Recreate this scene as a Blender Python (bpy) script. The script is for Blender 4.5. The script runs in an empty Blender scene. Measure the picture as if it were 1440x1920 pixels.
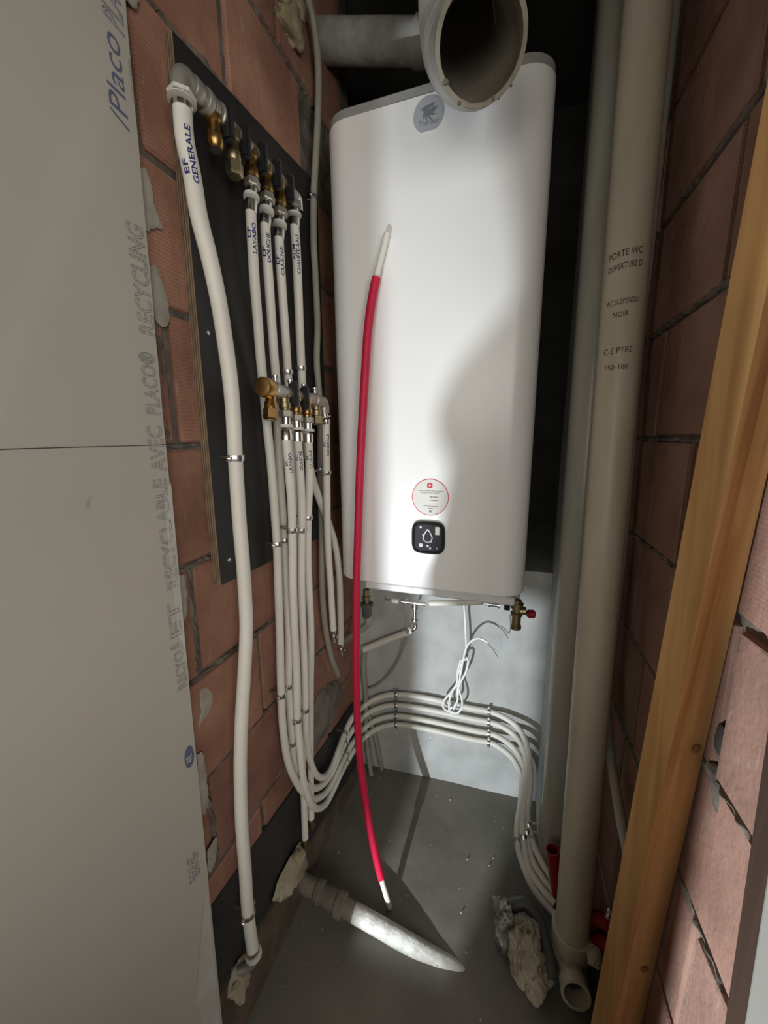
import bpy, bmesh, math, random
from mathutils import Vector, Matrix, noise

# ---------------------------------------------------------------- camera, world, lights, exposure
SC = bpy.context.scene
COL = SC.collection
cam = bpy.data.cameras.new('camera')
cam.sensor_fit = 'HORIZONTAL'; cam.sensor_width = 36.0; cam.lens = 17.800; cam.clip_start = 0.01
CAM = bpy.data.objects.new('camera', cam); COL.objects.link(CAM)
CAM.matrix_world = Matrix([[0.94854, -0.05072, 0.31257, 0.0], [0.31647, 0.18545, -0.9303, 0.0], [-0.01078, 0.98134, 0.19196, 1.36], [0.0, 0.0, 0.0, 1.0]])
SC.camera = CAM

W = bpy.data.worlds.new('world'); SC.world = W; W.use_nodes = True
W.node_tree.nodes['Background'].inputs[0].default_value = (1.0, 0.98, 0.94, 1)
W.node_tree.nodes['Background'].inputs[1].default_value = 0.17

def area_light(name, loc, target, sx, sy, power, col):
    l = bpy.data.lights.new(name, 'AREA'); l.shape = 'RECTANGLE'; l.size = sx; l.size_y = sy
    l.energy = power; l.color = col
    o = bpy.data.objects.new(name, l); COL.objects.link(o); o.location = loc
    o.rotation_euler = (Vector(target) - Vector(loc)).to_track_quat('-Z', 'Y').to_euler()
    return o
# added soft fill lights in the unseen room behind the doorway
area_light('room_fill_light', (0.10, -2.0, 1.42), (-0.1, 0.8, 1.3), 1.5, 1.1, 21, (1.0, 0.965, 0.90))
area_light('side_fill_light', (1.55, -1.55, 1.40), (-0.45, 0.6, 1.2), 1.0, 1.2, 25, (1.0, 0.965, 0.90))
# small work lamp standing low by the left jamb
KEY = bpy.data.lights.new('work_lamp_light', 'SPOT'); KEY.energy = 80; KEY.color = (0.86, 0.94, 1.0)
KEY.shadow_soft_size = 0.004; KEY.spot_size = math.radians(98); KEY.spot_blend = 0.15
KO = bpy.data.objects.new('work_lamp_light', KEY); COL.objects.link(KO)
KL = Vector((-0.42, -0.20, 0.35)); KO.location = KL
KO.rotation_euler = (Vector((-0.17, 0.965, 0.80)) - KL).to_track_quat('-Z', 'Y').to_euler()

SC.view_settings.view_transform = 'Standard'; SC.view_settings.look = 'None'
SC.view_settings.gamma = 1.0; SC.view_settings.use_curve_mapping = False
SC.view_settings.exposure = 0.0

RND = random.Random(7)
CAMP = Vector((0, 0, 1.36))

# ---------------------------------------------------------------- materials
MATS = {}
def mat(name, col, rough=0.6, metal=0.0, noise_amt=0.0, noise_scale=20.0, bump=0.0, bump_scale=60.0, col2=None,
        objvar=0.0, spec=0.5, stretch=None):
    m = bpy.data.materials.new(name); m.use_nodes = True; MATS[name] = m
    nt = m.node_tree; n = nt.nodes; b = n['Principled BSDF']
    b.inputs['Base Color'].default_value = (*col, 1); b.inputs['Roughness'].default_value = rough
    b.inputs['Metallic'].default_value = metal; b.inputs['Specular IOR Level'].default_value = spec
    tc = n.new('ShaderNodeTexCoord'); vec = tc.outputs['Object']
    if stretch:
        mp = n.new('ShaderNodeMapping'); mp.inputs['Scale'].default_value = stretch
        nt.links.new(vec, mp.inputs[0]); vec = mp.outputs[0]
    if noise_amt > 0 or col2:
        t = n.new('ShaderNodeTexNoise'); t.inputs['Scale'].default_value = noise_scale; t.inputs['Detail'].default_value = 6
        nt.links.new(vec, t.inputs['Vector'])
        r = n.new('ShaderNodeValToRGB')
        c2 = col2 or tuple(c * (1 - noise_amt) for c in col)
        r.color_ramp.elements[0].position = 0.35; r.color_ramp.elements[0].color = (*c2, 1)
        r.color_ramp.elements[1].position = 0.65; r.color_ramp.elements[1].color = (*col, 1)
        nt.links.new(t.outputs['Fac'], r.inputs[0]); out = r.outputs[0]
        if objvar:
            oi = n.new('ShaderNodeObjectInfo'); hsv = n.new('ShaderNodeHueSaturation')
            mr = n.new('ShaderNodeMapRange'); mr.inputs[3].default_value = 1 - objvar; mr.inputs[4].default_value = 1 + objvar
            nt.links.new(oi.outputs['Random'], mr.inputs[0]); nt.links.new(mr.outputs[0], hsv.inputs['Value'])
            nt.links.new(out, hsv.inputs['Color']); out = hsv.outputs[0]
        nt.links.new(out, b.inputs['Base Color'])
    if bump > 0:
        t2 = n.new('ShaderNodeTexNoise'); t2.inputs['Scale'].default_value = bump_scale; t2.inputs['Detail'].default_value = 8
        nt.links.new(vec, t2.inputs['Vector'])
        bp = n.new('ShaderNodeBump'); bp.inputs['Strength'].default_value = bump; bp.inputs['Distance'].default_value = 0.004
        nt.links.new(t2.outputs['Fac'], bp.inputs['Height']); nt.links.new(bp.outputs[0], b.inputs['Normal'])
    return m

def brick_mat(name, c1, c2, rib=0.5):
    m = mat(name, c1, 0.9, 0, col2=c2, noise_scale=7, objvar=0.16, spec=0.15)
    nt = m.node_tree; n = nt.nodes; b = n['Principled BSDF']
    tc = n.new('ShaderNodeTexCoord')
    w = n.new('ShaderNodeTexWave'); w.wave_type = 'BANDS'; w.bands_direction = 'Z'; w.wave_profile = 'SAW'
    w.inputs['Scale'].default_value = 50; w.inputs['Distortion'].default_value = 2.6; w.inputs['Detail'].default_value = 2
    w.inputs['Detail Scale'].default_value = 2
    t = n.new('ShaderNodeTexNoise'); t.inputs['Scale'].default_value = 45; t.inputs['Detail'].default_value = 8
    nt.links.new(tc.outputs['Object'], w.inputs['Vector']); nt.links.new(tc.outputs['Object'], t.inputs['Vector'])
    ad = n.new('ShaderNodeMath'); ad.operation = 'MULTIPLY_ADD'; ad.inputs[1].default_value = rib
    nt.links.new(w.outputs['Fac'], ad.inputs[0]); nt.links.new(t.outputs['Fac'], ad.inputs[2])
    # lime dust specks and streaks that stay on the clay
    sp = n.new('ShaderNodeTexNoise'); sp.inputs['Scale'].default_value = 26; sp.inputs['Detail'].default_value = 9; sp.inputs['Roughness'].default_value = 0.7
    mp = n.new('ShaderNodeMapping'); mp.inputs['Scale'].default_value = (1, 1.6, 0.55)
    nt.links.new(tc.outputs['Object'], mp.inputs[0]); nt.links.new(mp.outputs[0], sp.inputs['Vector'])
    sr = n.new('ShaderNodeMapRange'); sr.inputs[1].default_value = 0.60; sr.inputs[2].default_value = 0.74; sr.inputs[4].default_value = 0.55
    nt.links.new(sp.outputs['Fac'], sr.inputs[0])
    mx = n.new('ShaderNodeMix'); mx.data_type = 'RGBA'; mx.inputs[7].default_value = (0.50, 0.42, 0.35, 1)
    old = b.inputs['Base Color'].links[0].from_socket
    nt.links.new(sr.outputs[0], mx.inputs[0]); nt.links.new(old, mx.inputs[6]); nt.links.new(mx.outputs[2], b.inputs['Base Color'])
    # groove shading painted into the colour, stronger on some bricks than on others
    oi = n.new('ShaderNodeObjectInfo'); gm = n.new('ShaderNodeMapRange'); gm.inputs[1].default_value = 0.25; gm.inputs[4].default_value = 0.30 + 0.2 * rib
    nt.links.new(oi.outputs['Random'], gm.inputs[0])
    gv = n.new('ShaderNodeMapRange'); gv.inputs[1].default_value = 0.30; gv.inputs[2].default_value = 0.0
    nt.links.new(w.outputs['Fac'], gv.inputs[0])
    gq = n.new('ShaderNodeMath'); gq.operation = 'MULTIPLY'; nt.links.new(gv.outputs[0], gq.inputs[0]); nt.links.new(gm.outputs[0], gq.inputs[1])
    gx = n.new('ShaderNodeMix'); gx.data_type = 'RGBA'; gx.inputs[7].default_value = (0.07, 0.04, 0.028, 1)
    nt.links.new(gq.outputs[0], gx.inputs[0]); nt.links.new(mx.outputs[2], gx.inputs[6]); nt.links.new(gx.outputs[2], b.inputs['Base Color'])
    bp = n.new('ShaderNodeBump'); bp.inputs['Strength'].default_value = 0.8; bp.inputs['Distance'].default_value = 0.003
    nt.links.new(ad.outputs[0], bp.inputs['Height']); nt.links.new(bp.outputs[0], b.inputs['Normal'])
    return m
brick_mat('brick_left', (0.42, 0.225, 0.155), (0.29, 0.145, 0.10), 0.6)
brick_mat('brick_right', (0.40, 0.235, 0.18), (0.28, 0.155, 0.115), 1.3)
mat('mortar', (0.23, 0.205, 0.17), 0.95, col2=(0.13, 0.115, 0.095), noise_scale=18, bump=1.0, bump_scale=70, spec=0.1)
mat('concrete_wall', (0.52, 0.525, 0.505), 0.85, col2=(0.41, 0.415, 0.395), noise_scale=9, bump=0.35, bump_scale=40, spec=0.2)
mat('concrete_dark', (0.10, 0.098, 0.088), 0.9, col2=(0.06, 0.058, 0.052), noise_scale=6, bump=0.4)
mat('screed', (0.20, 0.185, 0.15), 0.55, col2=(0.15, 0.14, 0.115), noise_scale=4.5, bump=0.25, bump_scale=30, spec=0.35)
mat('plinth_coat', (0.145, 0.11, 0.082), 0.9, col2=(0.09, 0.07, 0.055), noise_scale=14, bump=0.8, bump_scale=50, spec=0.1)
mat('membrane', (0.022, 0.021, 0.02), 0.65, col2=(0.035, 0.033, 0.03), noise_scale=10, bump=0.3)
mat('plasterboard', (0.50, 0.465, 0.405), 0.9, col2=(0.475, 0.44, 0.385), noise_scale=3, bump=0.03, bump_scale=300, spec=0.15)
mat('gypsum', (0.47, 0.435, 0.38), 0.95, col2=(0.37, 0.34, 0.29), noise_scale=30, bump=0.6, bump_scale=70, spec=0.1)
mat('tape_white', (0.58, 0.56, 0.53), 0.9, col2=(0.50, 0.475, 0.43), noise_scale=16)
mat('print_grey', (0.22, 0.215, 0.215), 0.9)
mat('print_blue', (0.12, 0.13, 0.22), 0.9)
mat('pencil', (0.06, 0.06, 0.06), 0.9)
mat('ply_film', (0.024, 0.022, 0.020), 0.5, col2=(0.033, 0.03, 0.028), noise_scale=5, spec=0.3)
mat('ply_light', (0.30, 0.215, 0.135), 0.85, col2=(0.22, 0.15, 0.09), noise_scale=25, stretch=(4, 4, 0.6))
mat('ply_dark', (0.13, 0.09, 0.06), 0.85, col2=(0.09, 0.06, 0.04), noise_scale=25, stretch=(4, 4, 0.6))
mat('pipe_white', (0.76, 0.735, 0.655), 0.45, col2=(0.72, 0.69, 0.61), noise_scale=12, spec=0.4)
mat('pipe_grey', (0.36, 0.34, 0.285), 0.5, col2=(0.31, 0.29, 0.24), noise_scale=12, spec=0.4)
mat('pvc_beige', (0.52, 0.46, 0.345), 0.42, col2=(0.45, 0.40, 0.295), noise_scale=8, stretch=(3, 3, 0.5), spec=0.4)
mat('pvc_green', (0.40, 0.385, 0.32), 0.28, col2=(0.34, 0.325, 0.27), noise_scale=8, stretch=(3, 3, 0.5), spec=0.5)
mat('pvc_dark', (0.10, 0.10, 0.095), 0.45, spec=0.4)
mat('pvc_tee', (0.25, 0.22, 0.18), 0.55, col2=(0.16, 0.14, 0.115), noise_scale=25, bump=0.3)
mat('pvc_white', (0.64, 0.63, 0.585), 0.6, col2=(0.44, 0.42, 0.37), noise_scale=32, bump=0.5, bump_scale=120)
mat('cement_pipe', (0.44, 0.43, 0.40), 0.85, col2=(0.30, 0.29, 0.26), noise_scale=18, bump=0.5, bump_scale=50, spec=0.2)
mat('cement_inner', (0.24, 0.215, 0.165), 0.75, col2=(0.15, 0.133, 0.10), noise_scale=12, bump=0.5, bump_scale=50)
mat('grime', (0.07, 0.062, 0.05), 0.95, col2=(0.20, 0.18, 0.15), noise_scale=60, bump=1.0)
mat('chrome', (0.78, 0.76, 0.72), 0.22, 1.0)
mat('nickel', (0.42, 0.40, 0.35), 0.42, 0.55, noise_amt=0.2, noise_scale=30)
mat('zinc', (0.62, 0.62, 0.62), 0.3, 1.0)
mat('brass', (0.58, 0.36, 0.13), 0.33, 1.0, noise_amt=0.35, noise_scale=40)
mat('brass_dull', (0.46, 0.38, 0.22), 0.42, 1.0, noise_amt=0.3, noise_scale=40)
mat('black_plastic', (0.018, 0.018, 0.02), 0.45)
mat('ring_plastic', (0.66, 0.64, 0.58), 0.5)
mat('ink_blue', (0.016, 0.014, 0.15), 0.7)
mat('ink_black', (0.03, 0.024, 0.018), 0.8)
mat('heater_white', (0.83, 0.82, 0.80), 0.27, spec=0.5)
mat('heater_cap', (0.33, 0.325, 0.31), 0.5, col2=(0.28, 0.275, 0.26), noise_scale=25)
mat('heater_trim', (0.66, 0.66, 0.65), 0.35, col2=(0.56, 0.56, 0.55), noise_scale=20)
mat('badge_grey', (0.42, 0.43, 0.45), 0.35)
mat('badge_dark', (0.20, 0.205, 0.22), 0.4)
mat('sticker', (0.70, 0.68, 0.64), 0.4)
mat('sticker_red', (0.62, 0.03, 0.07), 0.4)
mat('sticker_print', (0.16, 0.15, 0.14), 0.6)
mat('panel_black', (0.012, 0.012, 0.013), 0.12)
mat('panel_glass', (0.05, 0.05, 0.055), 0.08)
mat('panel_symbol', (0.62, 0.63, 0.66), 0.3)
mat('red_sheath', (0.60, 0.014, 0.056), 0.5, col2=(0.53, 0.012, 0.048), noise_scale=9, spec=0.35)
mat('red_sleeve', (0.30, 0.008, 0.02), 0.4)
mat('cable_white', (0.88, 0.88, 0.86), 0.4)
mat('cable_blue', (0.38, 0.52, 0.62), 0.4)
mat('cable_brown', (0.22, 0.16, 0.12), 0.4)
mat('opening_shade', (0.06, 0.06, 0.06), 0.5)  # near-black that paints the shade inside holes and pipe mouths
mat('foam', (0.47, 0.42, 0.27), 0.9, col2=(0.24, 0.20, 0.11), noise_scale=22, bump=0.9, bump_scale=45, spec=0.1)
mat('foam_pale', (0.46, 0.41, 0.30), 0.8, col2=(0.31, 0.27, 0.19), noise_scale=9, bump=0.5, bump_scale=35, spec=0.2)
mat('film_white', (0.55, 0.53, 0.47), 0.35, col2=(0.04, 0.038, 0.03), noise_scale=16, bump=0.4)
mat('shade_bag_paper', (0.30, 0.26, 0.21), 0.8, noise_amt=0.2)
mat('grit', (0.5, 0.48, 0.42), 0.9)

def wood_mat(name, c1, c2):
    m = mat(name, c1, 0.62, spec=0.3)
    nt = m.node_tree; n = nt.nodes; b = n['Principled BSDF']
    tc = n.new('ShaderNodeTexCoord'); mp = n.new('ShaderNodeMapping'); mp.inputs['Scale'].default_value = (26, 26, 0.8)
    w = n.new('ShaderNodeTexNoise'); w.inputs['Scale'].default_value = 2.4; w.inputs['Detail'].default_value = 5; w.inputs['Distortion'].default_value = 0.6
    r = n.new('ShaderNodeValToRGB'); r.color_ramp.elements[0].position = 0.36; r.color_ramp.elements[1].position = 0.62
    r.color_ramp.elements[0].color = (*c2, 1); r.color_ramp.elements[1].color = (*c1, 1)
    nt.links.new(tc.outputs['Object'], mp.inputs[0]); nt.links.new(mp.outputs[0], w.inputs['Vector'])
    nt.links.new(w.outputs['Fac'], r.inputs[0]); nt.links.new(r.outputs[0], b.inputs['Base Color'])
    return m
wood_mat('pine', (0.54, 0.31, 0.12), (0.42, 0.215, 0.075))
wood_mat('shade_wood', (0.062, 0.034, 0.023), (0.046, 0.025, 0.017))  # darkened to stand in for the shadow strip beside the pale face
mat('knot_wood', (0.33, 0.165, 0.06), 0.7, noise_amt=.3)
mat('pale_paint', (0.24, 0.235, 0.215), 0.7, noise_amt=0.1, noise_scale=8)

# ---------------------------------------------------------------- helpers
def wloc(o):
    v = Vector((0, 0, 0))
    while o is not None:
        v += o.location; o = o.parent
    return v

def link(name, bm, m, parent=None, label=None, cat=None, group=None, kind=None, smooth=False, mats=None):
    """one mesh object from a bmesh in world coordinates"""
    me = bpy.data.meshes.new(name)
    bmesh.ops.recalc_face_normals(bm, faces=bm.faces[:])
    if parent is None:
        xs = [v.co for v in bm.verts]
        org = Vector(((min(v.x for v in xs) + max(v.x for v in xs)) / 2, (min(v.y for v in xs) + max(v.y for v in xs)) / 2, min(v.z for v in xs)))
    else:
        org = wloc(parent)
    for v in bm.verts: v.co -= org
    if smooth:
        for f in bm.faces: f.smooth = True
    bm.to_mesh(me); bm.free()
    for k in (mats or [m]): me.materials.append(MATS[k])
    if smooth:
        try: me.set_sharp_from_angle(angle=math.radians(42))
        except Exception: pass
    o = bpy.data.objects.new(name, me); COL.objects.link(o)
    if parent is None: o.location = org
    else: o.parent = parent
    tag(o, label, cat, group, kind)
    return o

def tag(o, label=None, cat=None, group=None, kind=None):
    if label: o['label'] = label
    if cat: o['category'] = cat
    if group: o['group'] = group
    if kind: o['kind'] = kind

def thing(name, label, cat, loc, group=None):
    o = bpy.data.objects.new(name, None); COL.objects.link(o); o.location = loc
    o.empty_display_size = 0.05
    tag(o, label, cat, group); return o

def catmull(pts, n=8):
    P = [Vector(p) for p in pts]
    if len(P) < 3: return P
    E = [P[0] * 2 - P[1]] + P + [P[-1] * 2 - P[-2]]
    out = []
    for i in range(1, len(E) - 2):
        p0, p1, p2, p3 = E[i - 1:i + 3]
        for k in range(n):
            t = k / n
            out.append(0.5 * ((2 * p1) + (p2 - p0) * t + (2 * p0 - 5 * p1 + 4 * p2 - p3) * t * t + (3 * p1 - p0 - 3 * p2 + p3) * t ** 3))
    out.append(P[-1]); return out

def frames(path):
    T = []
    for i in range(len(path)):
        a = path[max(i - 1, 0)]; b = path[min(i + 1, len(path) - 1)]
        T.append((b - a).normalized())
    n = T[0].orthogonal().normalized(); N = [n]
    for i in range(1, len(T)):
        n = N[-1] - T[i] * N[-1].dot(T[i])
        N.append(n.normalized() if n.length > 1e-6 else T[i].orthogonal().normalized())
    return T, N

def add_tube(bm, path, r, seg=14, cap=True, rf=None):
    T, N = frames(path); rings = []
    for i, p in enumerate(path):
        b = T[i].cross(N[i]); rr = rf(i / max(len(path) - 1, 1)) if rf else r
        rings.append([bm.verts.new(p + (N[i] * math.cos(a) + b * math.sin(a)) * rr) for a in [2 * math.pi * k / seg for k in range(seg)]])
    for i in range(len(rings) - 1):
        for k in range(seg):
            bm.faces.new((rings[i][k], rings[i][(k + 1) % seg], rings[i + 1][(k + 1) % seg], rings[i + 1][k]))
    if cap:
        bm.faces.new(rings[0][::-1]); bm.faces.new(rings[-1])
    return bm

def tube(pts, r, n=8, seg=14, cap=True):
    return add_tube(bmesh.new(), catmull(pts, n), r, seg, cap)

def add_lathe(bm, p0, d, prof, seg=20, cap=True, up=None):
    """prof: (distance along d, radius)"""
    d = Vector(d).normalized(); p0 = Vector(p0); n = d.orthogonal().normalized(); b = d.cross(n); rings = []
    for s, r in prof:
        rings.append([bm.verts.new(p0 + d * s + (n * math.cos(2 * math.pi * k / seg) + b * math.sin(2 * math.pi * k / seg)) * max(r, 1e-4)) for k in range(seg)])
    for i in range(len(rings) - 1):
        for k in range(seg):
            bm.faces.new((rings[i][k], rings[i][(k + 1) % seg], rings[i + 1][(k + 1) % seg], rings[i + 1][k]))
    if cap:
        bm.faces.new(rings[0][::-1]); bm.faces.new(rings[-1])
    return bm

def lathe(p0, d, prof, seg=20, cap=True): return add_lathe(bmesh.new(), p0, d, prof, seg, cap)

def add_box(bm, c, ax, ay, az, sx, sy, sz):
    c = Vector(c); ax, ay, az = Vector(ax), Vector(ay), Vector(az); vs = []
    for i in (-1, 1):
        for j in (-1, 1):
            for k in (-1, 1):
                vs.append(bm.verts.new(c + ax * i * sx / 2 + ay * j * sy / 2 + az * k * sz / 2))
    for f in ((0, 1, 3, 2), (4, 6, 7, 5), (0, 4, 5, 1), (2, 3, 7, 6), (0, 2, 6, 4), (1, 5, 7, 3)):
        bm.faces.new([vs[i] for i in f])
    return bm

def box(lo, hi, bevel=0.0, seg=1):
    bm = bmesh.new(); lo = Vector(lo); hi = Vector(hi); s = hi - lo
    add_box(bm, (lo + hi) / 2, (1, 0, 0), (0, 1, 0), (0, 0, 1), s.x, s.y, s.z)
    if bevel: bmesh.ops.bevel(bm, geom=bm.edges[:], offset=bevel, segments=seg, affect='EDGES', profile=0.5)
    return bm

def hexa(bot, top):
    """box from four bottom and four top corners"""
    bm = bmesh.new(); a = [bm.verts.new(p) for p in bot]; b = [bm.verts.new(p) for p in top]
    bm.faces.new(a[::-1]); bm.faces.new(b)
    for i in range(4): bm.faces.new((a[i], a[(i + 1) % 4], b[(i + 1) % 4], b[i]))
    return bm

def grid(o, u, v, nu, nv, fn=None):
    bm = bmesh.new(); o, u, v = Vector(o), Vector(u), Vector(v); V = []
    nrm = u.cross(v).normalized()
    for i in range(nu + 1):
        for j in range(nv + 1):
            p = o + u * (i / nu) + v * (j / nv)
            if fn: p = p + nrm * fn(p)
            V.append(bm.verts.new(p))
    for i in range(nu):
        for j in range(nv):
            a = i * (nv + 1) + j; bm.faces.new((V[a], V[a + nv + 1], V[a + nv + 2], V[a + 1]))
    return bm

def lump(c, rad, amp=0.3, freq=18, sub=4, seed=0, flat=None, ridged=False):
    bm = bmesh.new(); bmesh.ops.create_icosphere(bm, subdivisions=sub, radius=1.0)
    c = Vector(c); rad = Vector(rad); off = Vector((seed * 3.7, seed * 1.3, seed * 2.1))
    for v in bm.verts:
        d = v.co.normalized(); p = Vector((d.x * rad.x, d.y * rad.y, d.z * rad.z))
        k = 1 + amp * (noise.fractal(p * freq + off, 0.8, 2.0, 4)) if not ridged else 1 + amp * (0.45 - 1.6 * abs(noise.noise(p * freq + off)) + 0.5 * abs(noise.noise(p * freq * 2.3 + off)) - 0.5 * abs(noise.noise(p * freq * 5 + off)))
        v.co = c + p * k
        if flat is not None and v.co.z < flat: v.co.z = flat
    return bm

TXT = {}
def text_geo(s, outline=False, bold=0.0):
    cu = bpy.data.curves.new('txt', 'FONT'); cu.body = s; cu.size = 1; cu.resolution_u = 3; cu.offset = bold
    if outline:
        cu.fill_mode = 'NONE'; cu.bevel_depth = 0.014; cu.bevel_resolution = 0; cu.resolution_u = 2
    ob = bpy.data.objects.new('txt', cu); COL.objects.link(ob)
    dg = bpy.context.evaluated_depsgraph_get(); me = bpy.data.meshes.new_from_object(ob.evaluated_get(dg))
    V = [tuple(v.co) for v in me.vertices]; F = [tuple(p.vertices) for p in me.polygons]
    bpy.data.objects.remove(ob); bpy.data.curves.remove(cu); bpy.data.meshes.remove(me)
    x0 = min(v[0] for v in V); x1 = max(v[0] for v in V); y0 = min(v[1] for v in V); y1 = max(v[1] for v in V)
    return [((v[0] - x0) / (x1 - x0), (v[1] - y0) / (y1 - y0), v[2]) for v in V], F

def flat_text(s, origin, xd, yd, w, h, outline=False, lift=0.0006, slant=0.0):
    V, F = text_geo(s, outline); xd = Vector(xd).normalized(); yd = Vector(yd).normalized(); n = xd.cross(yd)
    bm = bmesh.new()
    vs = [bm.verts.new(Vector(origin) + xd * (x * w + slant * y * h) + yd * (y * h) + n * (lift + 0.0002 * (1 if z > 0 else -1))) for x, y, z in V]
    for f in F:
        try: bm.faces.new([vs[i] for i in f])
        except ValueError: pass
    return bm

def at_s(path, s):
    for i in range(len(path) - 1):
        d = (path[i + 1] - path[i]).length
        if s <= d or i == len(path) - 2:
            return path[i].lerp(path[i + 1], s / d), (path[i + 1] - path[i]).normalized()
        s -= d

def wrap_text(s, path, r, s_top, length, h, arc_off=0.0, bm=None, face=None):
    """text climbing along a hanging pipe; the path runs downwards, letters read upwards, their tops towards the camera side"""
    V, F = text_geo(s, False, .018); bm = bm or bmesh.new(); vs = []
    for x, y, z in V:
        p, t = at_s(path, s_top + (1 - x) * length)
        f = face or (CAMP - p); n = (f - t * f.dot(t)).normalized(); b = t.cross(n)
        if b.dot(Vector((0, -1, 0))) < 0: b = -b
        a = (arc_off + (y - 0.5) * h) / r
        vs.append(bm.verts.new(p + (n * math.cos(a) + b * math.sin(a)) * (r + 0.0005)))
    for f in F:
        try: bm.faces.new([vs[i] for i in f])
        except ValueError: pass
    return bm

def band_text(s, p0, axis, r, z_off, width, h, face, slant=0.0, bm=None):
    """text written round a standing pipe"""
    V, F = text_geo(s); bm = bm or bmesh.new(); vs = []; t = Vector(axis).normalized(); p0 = Vector(p0)
    for x, y, z in V:
        p = p0 + t * (z_off + y * h + slant * (x - 0.5) * width)
        f = Vector(face) - p; n = (f - t * f.dot(t)).normalized(); b = t.cross(n)
        a = (x - 0.5) * width / r
        vs.append(bm.verts.new(p + (n * math.cos(a) + b * math.sin(a)) * (r + 0.0006)))
    for f in F:
        try: bm.faces.new([vs[i] for i in f])
        except ValueError: pass
    return bm

# ---------------------------------------------------------------- room shell
XL, XR = -0.555, 0.28
def B0(x): return 1.283 + (x + 0.444) * 0.065      # back wall line
fl = link('floor', grid((-0.6, -0.6, 0), (1.0, 0, 0), (0, 2.0, 0), 50, 100,
          lambda p: 0.004 * noise.noise(p * 5) + 0.0015 * noise.noise(p * 22)), 'screed', kind='structure', smooth=True)
for i in range(70):
    x = RND.uniform(-0.5, 0.2); y = RND.uniform(0.45, 1.25)
bm = bmesh.new()
for i in range(110):
    x = RND.uniform(-0.5, 0.15); y = RND.uniform(0.4, 1.28); r = RND.choice([0.0009, 0.0012, 0.0016, 0.0022])
    m4 = Matrix.Translation((x, y, 0.004)) @ Matrix.Scale(r, 4)
    bmesh.ops.create_icosphere(bm, subdivisions=1, radius=1, matrix=m4)
link('grit', bm, 'grit', parent=fl, kind='stuff')

bm = bmesh.new()
bw = link('wall_back', grid((-0.62, B0(-0.62), -0.02), (0.95, 0.95 * 0.065, 0), (0, 0, 0.93), 40, 44,
          lambda p: 0.002 * noise.noise(p * 4)), 'concrete_wall', kind='structure', smooth=True)
link('wall_thickness', box((-0.62, 1.325, -0.02), (0.33, 2.06, 0.909)), 'concrete_wall', parent=bw)
link('heater_backing', box((-0.60, 1.277, 0.91), (0.035, 1.42, 2.10), 0.004), 'concrete_wall', parent=bw)
# dark recess added to blacken the gap above the wall and beside the heater
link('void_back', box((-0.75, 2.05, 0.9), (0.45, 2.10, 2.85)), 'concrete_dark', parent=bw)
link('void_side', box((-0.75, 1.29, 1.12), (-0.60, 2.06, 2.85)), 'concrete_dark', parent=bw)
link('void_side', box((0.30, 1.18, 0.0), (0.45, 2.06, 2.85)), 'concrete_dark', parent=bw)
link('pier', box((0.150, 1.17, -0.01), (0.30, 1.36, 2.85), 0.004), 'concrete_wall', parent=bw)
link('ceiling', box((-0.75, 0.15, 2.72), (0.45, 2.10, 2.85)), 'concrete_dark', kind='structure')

link('shade_lintel', box((-0.505, -0.35, 2.06), (0.9, -0.15, 2.85)), 'concrete_dark', parent=bw)  # unseen lintel added to hold light off the upper shaft
COURSES = [0.016, 0.238, 0.460, 0.683, 0.906, 1.130, 1.350, 1.572, 1.794, 2.016, 2.238, 2.460, 2.690]
def rough(k): return lambda p: 0.004 * noise.noise(p * 35) + 0.003 * noise.noise(p * 90 + Vector((k, 0, 0)))
wl = link('wall_left', grid((XL - 0.007, -0.5, 0), (0, 1.85, 0), (0, 0, 2.75), 150, 220, rough(1)), 'mortar', kind='structure', smooth=True)
wr = link('wall_right', grid((XR + 0.007, 0.405, 0), (0, 0, 2.75), (0, 0.99, 0), 220, 80, rough(5)), 'mortar', kind='structure', smooth=True)
def brick(par, x_face, side, y0, y1, z0, z1, m):
    j = RND.uniform(.0055, .0085); pr = RND.uniform(-0.002, 0.003)
    if side > 0: lo, hi = (x_face - 0.05, y0 + j, z0 + j * 0.9), (x_face + pr, y1 - j, z1 - j * 0.9)
    else: lo, hi = (x_face - pr, y0 + j, z0 + j * 0.9), (x_face + 0.05, y1 - j, z1 - j * 0.9)
    bm = box(lo, hi, 0.0035)
    for v in bm.verts:
        v.co += Vector((RND.uniform(-.0012, .0012), RND.uniform(-.002, .002), RND.uniform(-.002, .002)))
    o = link('brick', bm, m, parent=par)
    return o
# vertical joints of the left wall, course by course
LJ = {0: [.16, .505, .87], 1: [.30, .66, 1.03], 2: [.13, .507, .90], 3: [.31, .693, 1.06], 4: [.15, .522, .89], 5: [.30, .66, 1.03],
      6: [.16, .527, .90], 7: [.30, .66, 1.03], 8: [.16, .52, .90], 9: [.37, .733, 1.02], 10: [.16, .53, .92], 11: [.3, .68, 1.04]}
for c in range(len(COURSES) - 1):
    ys = [-0.35] + LJ[c] + [1.279]
    for a, b in zip(ys[:-1], ys[1:]):
        if c == 0: continue
        if c == 9 and a > 0.95: continue
        brick(wl, XL, 1, a, b, COURSES[c], COURSES[c + 1], 'brick_left')
RJ = {0: [.16, .40, .80], 1: [.05, .40, .78], 2: [.17, .527, .90], 3: [.09, .45, .85], 4: [.17, .553, .93], 5: [.0, .37, .75, 1.12], 6: [.2, .58, .95],
      7: [.0, .36, .74, 1.1], 8: [.2, .719, 1.08], 9: [.05, .45, .83], 10: [.2, .6, 1.0], 11: [.1, .5, .9]}
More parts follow.
